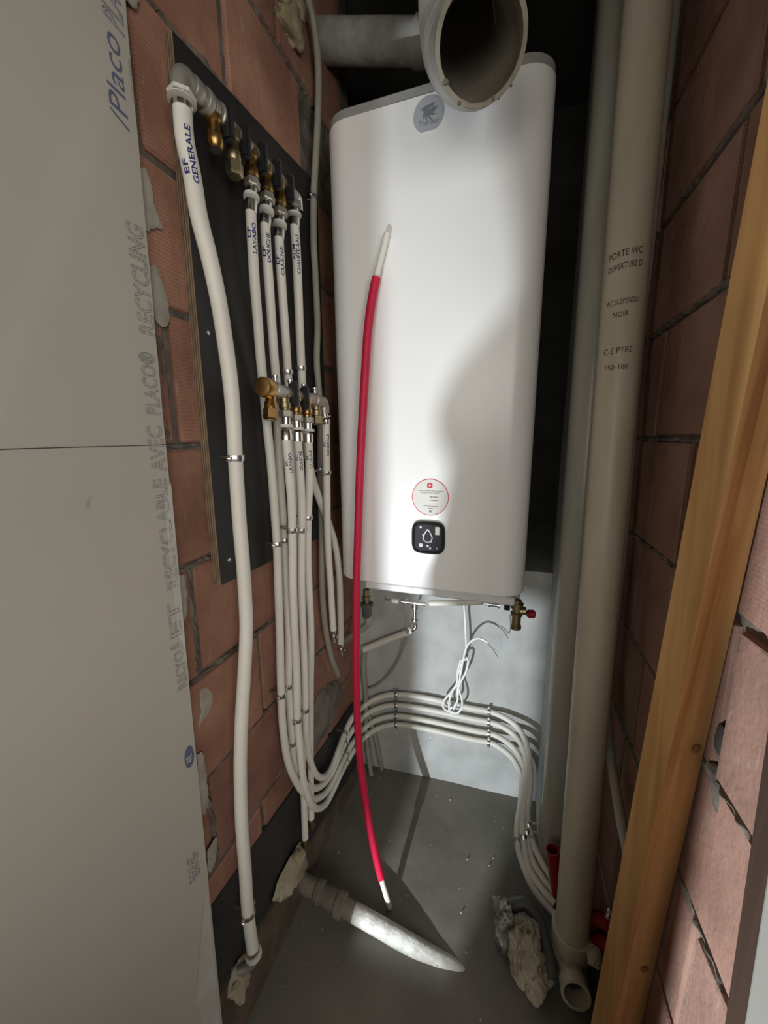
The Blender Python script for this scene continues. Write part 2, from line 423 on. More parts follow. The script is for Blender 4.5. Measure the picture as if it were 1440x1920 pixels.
for c in range(len(COURSES) - 1):
    ys = [0.405] + [v for v in RJ[c] if v > .45] + [1.165]
    for a, b in zip(ys[:-1], ys[1:]):
        brick(wr, XR, -1, a, b, COURSES[c], COURSES[c + 1], 'brick_right')
# mortar squeezed out along the joints: ragged raised strips
def squeeze(par, x, side, p0, p1, w, seed, h=0.007):
    bm = bmesh.new(); p0, p1 = Vector((x, *p0)), Vector((x, *p1)); d = p1 - p0; L = d.length; d.normalize()
    e = Vector((1, 0, 0)).cross(d); nu = max(4, int(L / .004)); V = []
    for i in range(nu + 1):
        q = p0 + d * (L * i / nu); sd = Vector((seed, 0, 0))
        ww = w * (.55 + .8 * noise.noise(q * 38 + sd)) * min(1, i / 3, (nu - i) / 3); off = w * .5 * noise.noise(q * 20 + sd * 2)
        for k in range(7):
            t = k / 3 - 1; p = q + e * (off + t * max(ww, .0008)); up = (1 - t * t) * h * max(0.08, .5 + 1.1 * noise.noise(p * 70 + sd))
            V.append(bm.verts.new(p + Vector((side * (up if 0 < k < 6 else -.006), 0, 0))))
    for i in range(nu):
        for k in range(6):
            a = i * 7 + k; bm.faces.new((V[a], V[a + 1], V[a + 8], V[a + 7]))
    link('mortar_squeeze', bm, 'mortar', parent=par, kind='stuff', smooth=True)
for k, (c, y0, y1) in enumerate([(4, .46, .60), (5, .66, 1.02), (6, .70, 1.0), (7, .55, 1.05), (8, .48, .95), (4, .70, 1.0), (3, .46, 1.0)]):
    squeeze(wr, XR + .002, -1, (y0, COURSES[c]), (y1, COURSES[c]), .0085, k * 3.1)
squeeze(wr, XR, -1, (.56, .920), (.535, .868), .014, 31, .008)
for k, (a, b, w) in enumerate([((.58, 2.014), (1.04, 2.024), .013), ((.508, 1.36), (.512, 1.57), .010), ((.512, .91), (.516, 1.125), .012), ((.505, .465), (.50, .68), .011),
                               ((.49, 1.131), (.575, 1.131), .009), ((.49, 1.351), (.575, 1.351), .008), ((.49, .907), (.74, .907), .007), ((.50, .684), (1.0, .684), .006), ((.70, 1.80), (.60, 1.80), .006), ((.80, 2.24), (1.1, 2.24), .008)]):
    squeeze(wl, XL - .001, 1, a, b, w, 50 + k * 2.3, .006)
hp = Vector((0.281, 0.553, 0.963))
link('hole_shade', lump(hp, (.0035, .014, .020), .25, 40, 3, 2), 'opening_shade', parent=wr, smooth=True)  # dark lump painted as the shade of a hole
# plaster splashes on the left bricks
def splash(name, pts, mt, par, thick=0.006, seed=0):
    bm = bmesh.new(); c = sum((Vector(p) for p in pts), Vector()) / len(pts)
    pp = catmull(list(pts) + [pts[0]], 5)[:-1]
    out = [bm.verts.new(p + Vector((0, noise.noise(p * 90) * .004, noise.noise(p * 90 + Vector((9, 0, 0))) * .005))) for p in pp]
    inn = [bm.verts.new(c + (p - c) * 0.72 + Vector((thick * (0.8 + 0.5 * noise.noise(p * 60)), 0, 0))) for p in pp]
    top = bm.verts.new(c + Vector((thick * 1.1, 0, 0))); n = len(pp)
    for i in range(n):
        k = (i + 1) % n
        bm.faces.new((out[i], out[k], inn[k], inn[i])); bm.faces.new((inn[i], inn[k], top))
    return link(name, bm, mt, parent=par, smooth=True)
splash('plaster_splash', [(-0.553, 0.508, 0.881), (-0.553, 0.523, 0.877), (-0.553, 0.538, 0.852), (-0.553, 0.528, 0.820), (-0.553, 0.508, 0.815), (-0.553, 0.496, 0.808), (-0.553, 0.506, 0.842)], 'gypsum', wl, 0.003)
splash('plaster_splash', [(-0.553, 0.992, 0.553), (-0.553, 1.054, 0.490), (-0.553, 1.091, 0.424), (-0.553, 1.057, 0.377), (-0.553, 0.976, 0.375), (-0.553, 0.916, 0.400), (-0.553, 0.921, 0.518), (-0.553, 0.951, 0.547)], 'mortar', wl, 0.012)
splash('plaster_splash', [(-0.553, 1.018, 0.545), (-0.553, 1.082, 0.521), (-0.553, 1.131, 0.466), (-0.553, 1.127, 0.416), (-0.553, 1.051, 0.454)], 'mortar', wl, 0.01)
for (a, b) in [(545, 210), (528, 245), (520, 260), (558, 263)]: pass
# black damp-proof strip and rough plinth at the foot of the left wall
mb = bmesh.new()
link('damp_proof_strip', hexa([(XL - .01, .30, .10), (XL + .009, .30, .10), (XL + .012, 1.275, .035), (XL - .01, 1.275, .035)],
     [(XL - .01, .30, .415), (XL + .004, .30, .412), (XL + .004, 1.275, .318), (XL - .01, 1.275, .318)]), 'membrane', parent=wl)
link('plinth', hexa([(XL - .02, .452, -.02), (-.528, .452, -.02), (-.528, 1.275, -.02), (XL - .02, 1.275, -.02)],
     [(XL - .02, .452, .190), (-.540, .452, .180), (-.538, 1.275, .035), (XL - .02, 1.275, .045)]), 'plinth_coat', parent=wl)

# ---------------------------------------------------------------- plasterboard on the left
PX = -0.525
pb = thing('plasterboard_sheet', 'large beige plasterboard sheet with grey printing along its edge, glued to left brick wall', 'plasterboard', (PX, -0.05, 0.0))
def edge_y(z): return 0.446 + (z - 0.141) * 0.0258 if z < 1.4 else 0.4785 + (z - 1.4) * 0.034
bm = bmesh.new(); vA, vB, vC, vD = [], [], [], []
NZ = 60
for i in range(NZ + 1):
    z = -0.0 + 2.6 * i / NZ; e = edge_y(z) + 0.0012 * noise.noise(Vector((0, 0, z * 30)))
    vA.append(bm.verts.new((PX, -0.55, z))); vB.append(bm.verts.new((PX, e - 0.004, z)))
    vC.append(bm.verts.new((PX - 0.004, e, z))); vD.append(bm.verts.new((PX - 0.0125, e, z)))
vE = [bm.verts.new((PX - 0.0125, -0.55, 2.6 * i / NZ)) for i in range(NZ + 1)]
for i in range(NZ):
    for a, b in ((vA, vB), (vB, vC), (vC, vD), (vD, vE), (vE, vA)):
        bm.faces.new((a[i], b[i], b[i + 1], a[i + 1]))
link('board', bm, 'plasterboard', parent=pb)
def board_text(s, y_base, z0, z1, h, outline=True, m='print_grey', slant=0.0, name='printed_lettering'):
    link(name, flat_text(s, (PX, y_base, z0), (0, 0, 1), (0, -1, 0), z1 - z0, h, outline, slant=slant), m, parent=pb)
BT = [('RECYCLING', (-0.525, 0.479, 1.515), (-0.525, 0.482, 1.661), .027), ('PLACO\u00ae', (-0.525, 0.473, 1.399), (-0.525, 0.475, 1.489), .027),
      ('AVEC', (-0.525, 0.470, 1.312), (-0.525, 0.474, 1.381), .027), ('RECYCLABLE', (-0.525, 0.466, 1.118), (-0.525, 0.471, 1.300), .024),
      ('ET', (-0.525, 0.462, 1.033), (-0.525, 0.464, 1.095), .022), ('RECYCL\u00c9', (-0.525, 0.457, 0.935), (-0.525, 0.465, 1.022), .024)]
for s, p0, p1, h in BT: board_text(s, (p0[1] + p1[1]) / 2 - 0.003, p0[2], p1[2], h)
p0, p1 = (-0.525, 0.473, 1.778), (-0.525, 0.479, 1.882)
board_text('/Placo', p0[1] + .002, p0[2], p1[2], .026, False, 'print_blue', 0.1)
p0, p1 = (-0.525, 0.484, 1.821), (-0.525, 0.487, 1.872)
board_text('SAINT-GOBAIN', p0[1] + .006, p0[2], p1[2], .004, False, 'print_grey')
p0, p1 = (-0.525, 0.485, 1.893), (-0.525, 0.482, 1.966)
board_text('PLACO', p0[1], p0[2], p1[2], .03, True, 'print_blue', 0.15)
# pencil line, chips and the paler taped edge
q1 = Vector((-0.525, 0.480, 1.353)); q0 = q1 + (Vector((-0.525, 0.263, 1.352)) - q1) * 3.2
bm = bmesh.new()
pts = [Vector(q0).lerp(Vector(q1), t) + Vector((0.0004, 0, 0.0015 * noise.noise(Vector((t * 3, 0, 0))))) for t in [i / 14 for i in range(15)]]
add_tube(bm, pts, 0.0006, 6); link('pencil_line', bm, 'pencil', parent=pb)
def board_patch(name, pts, m, lift=0.0005):
    bm = bmesh.new(); bm.faces.new([bm.verts.new(Vector(p) + Vector((lift, 0, 0))) for p in pts]); return link(name, bm, m, parent=pb)
board_patch('chip', [(-0.525, 0.340, 1.279), (-0.525, 0.346, 1.289), (-0.525, 0.347, 1.286), (-0.525, 0.342, 1.272), (-0.525, 0.338, 1.272)], 'gypsum')
board_patch('paper_edge', [(-0.525, 0.457, 1.273), (-0.525, 0.474, 1.292), (-0.525, 0.467, 1.086), (-0.525, 0.463, 0.978), (-0.525, 0.453, 0.983), (-0.525, 0.453, 1.139)], 'tape_white')
board_patch('primer_smear', [(-0.525, 0.437, 0.477), (-0.525, 0.446, 0.477), (-0.525, 0.441, 0.318), (-0.525, 0.435, 0.127), (-0.525, 0.403, 0.192), (-0.525, 0.390, 0.297), (-0.525, 0.417, 0.401)], 'tape_white')
# blue stamp and printed code box near the foot
def disc_poly(c, yr, zr, n=28, rot=0.0):
    return [(c[0], c[1] + yr * math.cos(2 * math.pi * i / n) + rot * zr * math.sin(2 * math.pi * i / n), c[2] + zr * math.sin(2 * math.pi * i / n)) for i in range(n)]
c = (-0.525, 0.444, 0.799)
mark = board_patch('blue_stamp', disc_poly(c, .0105, .0215), 'print_blue')
link('printed_lettering', flat_text('4E', (PX + .0006, c[1] + .005, c[2] - .012), (0, 0, 1), (0, -1, 0), .017, .010), 'tape_white', parent=pb)
link('printed_lettering', flat_text('NF', (PX + .0006, c[1] - .0035, c[2] - .008), (0, 0, 1), (0, -1, 0), .013, .005), 'tape_white', parent=pb)
c0 = (-0.525, 0.437, 0.547)
bm = bmesh.new()
for i in range(4):
    b2 = flat_text(['BA13 NF', '2500x1200', 'EN 520', 'A2-s1,d0'][i], (PX, c0[1] - .001 - i * .0065, c0[2] + .004), (0, 0, 1), (0, -1, 0), .05 + .008 * (i % 2), .0048)
    me = bpy.data.meshes.new('t'); b2.to_mesh(me); b2.free(); bm.from_mesh(me); bpy.data.meshes.remove(me)
link('printed_lettering', bm, 'print_blue', parent=pb)
# adhesive dabs squeezed out behind the edge
def dab(pts, seed): splash('adhesive_dab', [(x, y - .007, z) for x, y, z in pts], 'gypsum', pb, 0.004, seed)
dab([(-0.548, 0.518, 1.982), (-0.548, 0.541, 1.996), (-0.548, 0.545, 1.986), (-0.548, 0.537, 1.971), (-0.548, 0.527, 1.970), (-0.548, 0.517, 1.966)], 1)
dab([(-0.548, 0.513, 1.759), (-0.548, 0.527, 1.759), (-0.548, 0.531, 1.722), (-0.548, 0.541, 1.700), (-0.548, 0.543, 1.691), (-0.548, 0.527, 1.686), (-0.548, 0.513, 1.673), (-0.548, 0.506, 1.699)], 2)
dab([(-0.548, 0.507, 1.625), (-0.548, 0.522, 1.628), (-0.548, 0.533, 1.604), (-0.548, 0.540, 1.578), (-0.548, 0.536, 1.552), (-0.548, 0.522, 1.541), (-0.548, 0.509, 1.549), (-0.548, 0.504, 1.579)], 3)
dab([(-0.548, 0.494, 1.127), (-0.548, 0.507, 1.115), (-0.548, 0.506, 1.066), (-0.548, 0.497, 1.044), (-0.548, 0.488, 1.043), (-0.548, 0.488, 1.084)], 4)
dab([(-0.548, 0.487, 0.764), (-0.548, 0.500, 0.755), (-0.548, 0.504, 0.704), (-0.548, 0.503, 0.668), (-0.548, 0.501, 0.637), (-0.548, 0.488, 0.625), (-0.548, 0.482, 0.683)], 5)
dab([(-0.548, 0.485, 0.536), (-0.548, 0.507, 0.543), (-0.548, 0.510, 0.530), (-0.548, 0.500, 0.490), (-0.548, 0.486, 0.479), (-0.548, 0.480, 0.501)], 6)

# ---------------------------------------------------------------- black faced plywood panel carrying the manifolds
ply = thing('plywood_panel', 'black film-faced plywood panel screwed to left brick wall behind the white pipes', 'panel', (-0.545, 0.81, 1.076))
def ply_quad(x0, x1, y0=0.572, y1=1.055): 
    return hexa([(x0, y0, 1.076), (x1, y0, 1.076), (x1, y1, 1.066), (x0, y1, 1.066)], [(x0, y0 + .012, 1.985), (x1, y0 + .012, 1.985), (x1, y1, 2.03), (x0, y1, 2.03)])
for k in range(7):
    x0 = -0.5535 + k * 0.0026
    link('ply_layer', ply_quad(x0, x0 + 0.0026, 0.572 + RND.uniform(-.0008, .0008)), 'ply_light' if k % 2 == 0 else 'ply_dark', parent=ply)
link('film_face', ply_quad(-0.5353, -0.5345), 'ply_film', parent=ply)
for py, pz in ((.60, 1.12), (.60, 1.55), (.66, 1.95)):
    link('screw', lathe((-.5346, py, pz), (1, 0, 0), [(0, .004), (.0012, .0035), (.0016, .001)], 10), 'zinc', parent=ply)

# ---------------------------------------------------------------- plumbing helpers
def hexlathe(p0, d, prof): return lathe(p0, d, prof, 6)
def pipe(name, label, pts, r, m='pipe_white', group=None, cat='pipe', nut=None, nut_mat='nickel', texts=(), ring=True, n=8):
    P = [Vector(p) for p in pts]; path = catmull(P, n)
    base = min(P, key=lambda p: p.z)
    t = thing(name, label, cat, base, group)
    link('tube', add_tube(bmesh.new(), path, r, 16), m, parent=t, smooth=True)
    if nut is not None:
        nut = Vector(nut); d = nut - P[0]; Lg = d.length
        link('press_sleeve', lathe(P[0] - d.normalized() * .004, d, [(0, r * 1.12), (.003, r * 1.16), (Lg * .42, r * 1.16), (Lg * .45, r * 1.02)], 18), 'chrome', parent=t, smooth=True)
        if ring:
            link('collar_ring', lathe(P[0] + d * .43, d, [(0, r * 1.1), (.001, r * 1.5), (Lg * .13, r * 1.5), (Lg * .14, r * 1.1)], 18), 'ring_plastic', parent=t, smooth=True)
        link('fitting_stem', lathe(P[0] + d * .5, d, [(0, r * .95), (Lg * .42, r * .95)], 16), 'chrome', parent=t, smooth=True)
        link('union_nut', hexlathe(P[0] + d * .86, d, [(0, r * 1.35), (.002, r * 1.5), (Lg * .26, r * 1.5), (Lg * .3, r * 1.2)]), nut_mat, parent=t)
    for (s, s0, ln, h, off, ink) in texts:
        link('handwriting', wrap_text(s, path, r, s0, ln, h, off), ink, parent=t)
    return t, path

CLIPN = [0]
def clip(p, tdir, wall_n, r, label, standoff, ear=1):
    """zinc pipe clip: band round the pipe, two ears, a bolt and the stud that runs into the wall"""
    p = Vector(p); t = Vector(tdir).normalized(); nrm = Vector(wall_n).normalized(); nrm = (nrm - t * nrm.dot(t)).normalized(); s = t.cross(nrm)
    o = thing('pipe_clip', label, 'clip', p - nrm * standoff)
    link('band', lathe(p - t * .0055, t, [(0, r + .0004), (0, r + .0022), (.0045, r + .0030), (.0065, r + .0030), (.011, r + .0022), (.011, r + .0004)], 18), 'zinc', parent=o, smooth=True)
    for q in (-1, 1): link('ear', add_box(bmesh.new(), p + s * q * (r + .0055), t, nrm, s, .010, .004, .009), 'zinc', parent=o)
    bm = bmesh.new()
    add_lathe(bm, p + s * (r + .006) - nrm * .002, nrm, [(0, .0034), (.006, .0034), (.0075, .002)], 10)
    link('bolt_head', bm, 'chrome', parent=o)
    link('wall_stud', lathe(p - nrm * (r + .001), -nrm, [(0, .003), (max(standoff - r, .004), .003)], 8), 'zinc', parent=o)
    return o
def clip_on(path, pz, r, label, wall_x=-0.535, n=(1, 0, 0)):
    i = min(range(len(path)), key=lambda k: abs(path[k].z - pz)) if not isinstance(pz, Vector) else min(range(len(path)), key=lambda k: (path[k] - pz).length)
    i = max(1, min(len(path) - 2, i)); t = path[i + 1] - path[i - 1]
    return clip(path[i], t, n, r, label, max(r + .004, path[i].x - wall_x))

def valve(par, axis, out, brass='brass', capped=None, lever=1, lev_up=0.0, nick=False):
    """outlet of a manifold: brass body hanging from the axis to point out, black lever, optional cap"""
    axis, out = Vector(axis), Vector(out); d = out - axis; Lg = d.length
    v = link('valve_body', lathe(axis, d, [(0, .0135), (Lg * .3, .0135), (Lg * .34, .0105), (Lg * .55, .0105), (Lg * .6, .0125), (Lg * .85, .0125), (Lg * .9, .010), (Lg, .010)], 18), brass, parent=par, smooth=True)
    if capped == 'open':
        link('cut_end', lathe(out - d.normalized() * .004, d, [(0, .0085), (.0042, .0085)], 16), 'opening_shade', parent=v)  # dark disc for the shade inside the open end
    if capped == 'cap':
        link('cap', hexlathe(out - d.normalized() * .006, d, [(0, .0125), (.002, .015), (.020, .015), (.023, .012)]), brass, parent=v)
    if lever:
        c = axis + d * .35 + Vector((.013, .019, .010 + lev_up))
        bm = bmesh.new(); add_box(bm, c, (1, 0, 0), (0, 1, 0), (0, 0, 1), .020, .013, .052)
        bmesh.ops.bevel(bm, geom=bm.edges[:], offset=.004, segments=2, affect='EDGES')
        add_lathe(bm, c - Vector((.024, 0, .004)), (1, 0, 0), [(0, .008), (.02, .008)], 12)
        link('lever', bm, 'black_plastic', parent=v)
    return v

# ---------------------------------------------------------------- upper (cold) manifold
AX = -0.488
a0, a1 = Vector((-0.488, 0.552, 1.883)), Vector((-0.488, 0.852, 1.888))
mu = thing('upper_manifold', 'upper brass and nickel water manifold with black levers near top of black panel', 'manifold', (AX, (a0.y + a1.y) / 2, a0.z - .03))
ad = (a1 - a0).normalized(); AL = (a1 - a0).length
def axp(y): return a0 + ad * ((y - a0.y) / ad.y)
prof = []
link('bar', lathe(a0, ad, [(0, .0125), (AL, .0125)], 20), 'nickel', parent=mu, smooth=True)
for s0, ln, r in ((.006, .018, .0165), (.030, .013, .018), (.046, .010, .0165), (.060, .02, .0185)):
    link('union_ring', lathe(a0 + ad * s0, ad, [(0, r * .9), (.002, r), (ln - .002, r), (ln, r * .9)], 20), 'nickel', parent=mu, smooth=True)
el = tube([a0 + ad * .008, a0 - ad * .006 + Vector((0, 0, .001)), a0 + Vector((0, -.012, -.010)), a0 + Vector((0, -.013, -.028))], .0145, 6)
link('elbow', el, 'nickel', parent=mu, smooth=True)
link('bracket', box((-.535, a0.y + .20, a0.z - .012), (-.498, a0.y + .216, a0.z + .02), .002), 'zinc', parent=mu)
valve(mu, axp((-0.488, 0.605, 1.884)[1]), (-0.486, 0.602, 1.825), 'brass', 'open')
valve(mu, axp((-0.488, 0.649, 1.885)[1]), (-0.486, 0.646, 1.828), 'brass_dull', 'cap')
valve(mu, axp((-0.488, 0.699, 1.886)[1]), (-0.486, 0.696, 1.834), 'brass')
valve(mu, axp((-0.488, 0.746, 1.886)[1]), (-0.486, 0.742, 1.834), 'brass')
valve(mu, axp((-0.488, 0.792, 1.887)[1]), (-0.486, 0.789, 1.834), 'brass')
el = tube([a1 - ad * .006, a1 + ad * .008, a1 + ad * .012 + Vector((0, 0, -.008)), a1 + ad * .012 + Vector((0, 0, -.024))], .012, 6)
link('elbow', el, 'chrome', parent=mu, smooth=True)

# main cold feed, far left
pA, pathA = pipe('water_pipe', 'thick white water pipe nearest the plasterboard, marked EF GENERALE at its top', 
  [(-0.488, 0.538, 1.841), (-0.488, 0.537, 1.801), (-0.487, 0.544, 1.757), (-0.484, 0.547, 1.704), (-0.481, 0.558, 1.651), (-0.480, 0.569, 1.595), (-0.480, 0.577, 1.530), (-0.484, 0.588, 1.437), (-0.492, 0.593, 1.326),
   (-0.496, 0.594, 1.206), (-0.497, 0.595, 1.114), (-0.497, 0.593, 1.046), (-0.497, 0.588, 0.979), (-0.497, 0.571, 0.891), (-0.498, 0.552, 0.796), (-0.500, 0.538, 0.694), (-0.505, 0.532, 0.565), (-0.508, 0.532, 0.451), (-0.508, 0.527, 0.322), (-0.506, 0.528, 0.215)],
  .0134, nut=a0 + Vector((0, -.013, -.026)), nut_mat='ring_plastic',
  texts=(('GENERALE', .028, .072, .0085, -.0052, 'ink_blue'), ('EF', .068, .020, .008, .0062, 'ink_blue')))
clip_on(pathA, (-0.492, 0.593, 1.326)[2], .0134, 'zinc clip holding the thick EF GENERALE pipe halfway up the black panel')
clip_on(pathA, (-0.508, 0.525, 0.318)[2], .0134, 'dirty zinc clip on the thick EF GENERALE pipe just above its bottom elbow', -0.545)
q = Vector((-0.506, 0.528, 0.215))
el = thing('wall_elbow', 'dirty chrome elbow fitting turning the thick EF GENERALE pipe into the wall foot', 'fitting', (-0.515, 0.532, 0.145))
link('sleeve', lathe(q + Vector((0, 0, .004)), (-.02, -.02, -1), [(0, .0150), (.022, .0150), (.024, .012)], 16), 'chrome', parent=el, smooth=True)
link('bend', tube([q + Vector((0, 0, -.018)), q + Vector((-.003, -.003, -.034)), q + Vector((-.016, -.012, -.046)), q + Vector((-.040, -.026, -.05))], .0125, 6), 'nickel', parent=el, smooth=True)
link('collar_ring', lathe(q + Vector((.001, 0, -.012)), (0, 0, -1), [(0, .014), (.001, .0185), (.006, .0185), (.007, .014)], 18), 'ring_plastic', parent=el, smooth=True)

# cold branches under the upper manifold
PR = 0.0098
pB, pathB = pipe('water_pipe', 'white pipe marked EF LAVABO under the upper manifold, running down into the loops',
  [(-0.486, 0.685, 1.778), (-0.488, 0.686, 1.730), (-0.492, 0.690, 1.668), (-0.498, 0.700, 1.594), (-0.506, 0.712, 1.527), (-0.512, 0.724, 1.456), (-0.512, 0.727, 1.387), (-0.512, 0.732, 1.305), (-0.511, 0.732, 1.208), (-0.510, 0.731, 1.120), (-0.512, 0.728, 1.015),
   (-0.516, 0.726, 0.877), (-0.518, 0.722, 0.792), (-0.520, 0.721, 0.729), (-0.522, 0.721, 0.645), (-0.522, 0.728, 0.547), (-0.520, 0.747, 0.467), (-0.519, 0.784, 0.378), (-0.518, 0.836, 0.294), (-0.518, 0.900, 0.242), (-0.518, 0.956, 0.226), (-0.518, 1.019, 0.229), (-0.516, 1.079, 0.236),
   (-0.508, 1.121, 0.249), (-0.519, 1.243, 0.198), (-0.466, 1.257, 0.244), (-0.384, 1.267, 0.277), (-0.263, 1.275, 0.280), (-0.101, 1.285, 0.274), (-0.029, 1.288, 0.274), (0.007, 1.282, 0.273), (0.048, 1.255, 0.274), (0.076, 1.225, 0.267), (0.093, 1.190, 0.253), (0.098, 1.140, 0.220), (0.091, 1.080, 0.149), (0.099, 1.045, 0.107), (0.112, 1.010, 0.076), (0.143, 0.980, 0.060), (0.180, 0.955, 0.051)],
  PR, nut=(-0.486, 0.695, 1.827), texts=(('LAVABO', .022, .050, .0075, -.0042, 'ink_blue'), ('EF', .030, .017, .007, .0050, 'ink_blue')))
pC, pathC = pipe('water_pipe', 'white pipe marked EF DOUCHE under the upper manifold, second of the four cold branches',
  [(-0.486, 0.729, 1.777), (-0.488, 0.731, 1.731), (-0.492, 0.738, 1.675), (-0.498, 0.748, 1.607), (-0.506, 0.761, 1.546), (-0.515, 0.777, 1.482), (-0.517, 0.776, 1.412), (-0.518, 0.774, 1.327), (-0.518, 0.773, 1.239), (-0.518, 0.775, 1.147), (-0.518, 0.773, 1.066), (-0.519, 0.771, 0.969),
   (-0.520, 0.768, 0.854), (-0.523, 0.759, 0.729), (-0.526, 0.762, 0.639), (-0.530, 0.769, 0.546), (-0.530, 0.775, 0.475), (-0.526, 0.790, 0.406), (-0.522, 0.823, 0.352), (-0.520, 0.861, 0.307), (-0.520, 0.907, 0.275), (-0.520, 0.959, 0.260), (-0.520, 1.018, 0.269), (-0.518, 1.078, 0.284),
   (-0.508, 1.124, 0.301), (-0.513, 1.243, 0.261), (-0.459, 1.258, 0.299), (-0.383, 1.267, 0.325), (-0.263, 1.275, 0.329), (-0.103, 1.285, 0.322), (-0.031, 1.288, 0.322), (0.013, 1.281, 0.321), (0.054, 1.265, 0.313), (0.079, 1.235, 0.307), (0.096, 1.200, 0.288), (0.105, 1.150, 0.233), (0.101, 1.090, 0.151), (0.109, 1.055, 0.109), (0.121, 1.030, 0.084), (0.147, 1.005, 0.066), (0.182, 0.980, 0.051)],
  PR, nut=(-0.486, 0.743, 1.827), texts=(('DOUCHE', .018, .050, .0075, -.0042, 'ink_blue'), ('EF', .042, .017, .007, .0050, 'ink_blue')))
pD, pathD = pipe('water_pipe', 'white pipe marked EF CUISINE under the upper manifold, third of the four cold branches',
  [(-0.486, 0.776, 1.774), (-0.488, 0.779, 1.720), (-0.493, 0.788, 1.661), (-0.502, 0.805, 1.589), (-0.513, 0.824, 1.524), (-0.517, 0.829, 1.452), (-0.518, 0.827, 1.351), (-0.518, 0.829, 1.231), (-0.518, 0.828, 1.121), (-0.518, 0.816, 0.980), (-0.522, 0.818, 0.826), (-0.525, 0.812, 0.667), (-0.526, 0.808, 0.499), (-0.526, 0.803, 0.360), (-0.524, 0.797, 0.274), (-0.522, 0.790, 0.203)],
  PR, nut=(-0.486, 0.788, 1.824), texts=(('CUISINE', .020, .052, .0075, -.0042, 'ink_blue'), ('EF', .036, .017, .007, .0050, 'ink_blue')))
pE, pathE = pipe('water_pipe', 'white pipe marked ALIM CHAUFFE-EAU, rightmost under upper manifold, ending in a bare fitting',
  [(-0.486, 0.842, 1.827), (-0.488, 0.848, 1.768), (-0.493, 0.856, 1.693), (-0.502, 0.870, 1.616), (-0.513, 0.888, 1.534), (-0.517, 0.895, 1.457), (-0.517, 0.899, 1.363), (-0.512, 0.907, 1.279), (-0.508, 0.927, 1.219), (-0.505, 0.957, 1.161), (-0.502, 0.990, 1.099), (-0.500, 1.014, 1.043), (-0.498, 1.027, 0.979), (-0.497, 1.031, 0.898), (-0.496, 1.026, 0.810), (-0.495, 1.020, 0.709)],
  PR * 1.06, nut=(-0.486, 0.846, 1.867), texts=(('CHAUFFE-EAU', .022, .075, .0075, -.0042, 'ink_blue'), ('ALIM', .040, .030, .007, .0050, 'ink_blue')))
def bare_end(par, p, r, m='chrome'):
    p = Vector(p)
    link('bare_fitting', lathe(p + Vector((0, 0, .003)), (0, 0, -1), [(0, r * .8), (.013, r * .8), (.014, r * .5), (.022, r * .5), (.0225, r * 1.35), (.0265, r * 1.35), (.027, r * .45), (.046, r * .45)], 16), m, parent=par, smooth=True)
bare_end(pE, (-0.495, 1.020, 0.709), PR)
clip_on(pathB, (-0.510, 0.731, 1.120)[2], PR, 'zinc clip on the EF LAVABO pipe near lower edge of the black panel')
clip_on(pathB, (-0.520, 0.720, 0.730)[2], PR, 'zinc clip on the EF LAVABO pipe where it starts to curve below the panel', -0.555)
clip_on(pathC, (-0.518, 0.778, 1.117)[2], PR, 'zinc clip on the EF DOUCHE pipe beside the clip at the panel foot')
clip_on(pathC, (-0.523, 0.757, 0.730)[2], PR, 'zinc clip on the EF DOUCHE pipe on bare brick, higher of its two', -0.555)
clip_on(pathC, (-0.530, 0.769, 0.543)[2], PR, 'zinc clip on the EF DOUCHE pipe, low down just above the loops', -0.555)
clip_on(pathD, (-0.513, 0.823, 1.519)[2], PR, 'zinc clip on the EF CUISINE pipe just above the lower manifold')
clip_on(pathE, (-0.513, 0.888, 1.534)[2], PR, 'zinc clip on the CHAUFFE-EAU pipe just above the lower manifold')
bare_end(pD, (-0.522, 0.790, 0.203), PR, 'brass_dull')

# ---------------------------------------------------------------- lower (hot) manifold
b0, b1 = Vector((-0.458, 0.663, 1.457)), Vector((-0.458, 0.884, 1.449))
bd = (b1 - b0).normalized(); BL = (b1 - b0).length
ml = thing('lower_manifold', 'lower brass and nickel water manifold with big round end cap, halfway up', 'manifold', (-.458, (b0.y + b1.y) / 2, b1.z - .02))
def bxp(y): return b0 + bd * ((y - b0.y) / bd.y)
link('bar', lathe(b0, bd, [(0, .0135), (BL, .0135)], 20), 'nickel', parent=ml, smooth=True)
link('end_cap', lathe(b0 - bd * .022, bd, [(0, .012), (.001, .0175), (.004, .019), (.024, .019), (.026, .0165)], 24), 'brass', parent=ml, smooth=True)
link('union_ring', lathe(b0 + bd * .012, bd, [(0, .014), (.002, .0165), (.012, .0165), (.014, .014)], 20), 'nickel', parent=ml, smooth=True)
link('union_ring', lathe(b0 + bd * (BL - .045), bd, [(0, .014), (.002, .0165), (.012, .0165), (.014, .014)], 20), 'nickel', parent=ml, smooth=True)
for f in (.12, .36, .62, .85):
    c = b0 + bd * BL * f
    k = link('bracket_bolt', lathe(c + Vector((0, 0, .010)), (0, 0, 1), [(0, .0045), (.014, .0045), (.015, .006), (.019, .006), (.02, .003)], 10), 'zinc', parent=ml, smooth=True)
link('bracket', box((-.535, b0.y + BL * .5 - .006, b0.z - .02), (-.462, b0.y + BL * .5 + .006, b0.z - .005), .002), 'zinc', parent=ml)
valve(ml, bxp((-0.458, 0.671, 1.456)[1]), (-0.456, 0.663, 1.413), 'brass', 'cap', 0)
valve(ml, bxp((-0.458, 0.716, 1.452)[1]), (-0.456, 0.715, 1.418), 'brass_dull', None, 1, .0)
valve(ml, bxp((-0.458, 0.761, 1.450)[1]), (-0.456, 0.758, 1.411), 'brass', None, 1, .0)
valve(ml, bxp((-0.458, 0.807, 1.449)[1]), (-0.456, 0.805, 1.409), 'brass', None, 0)
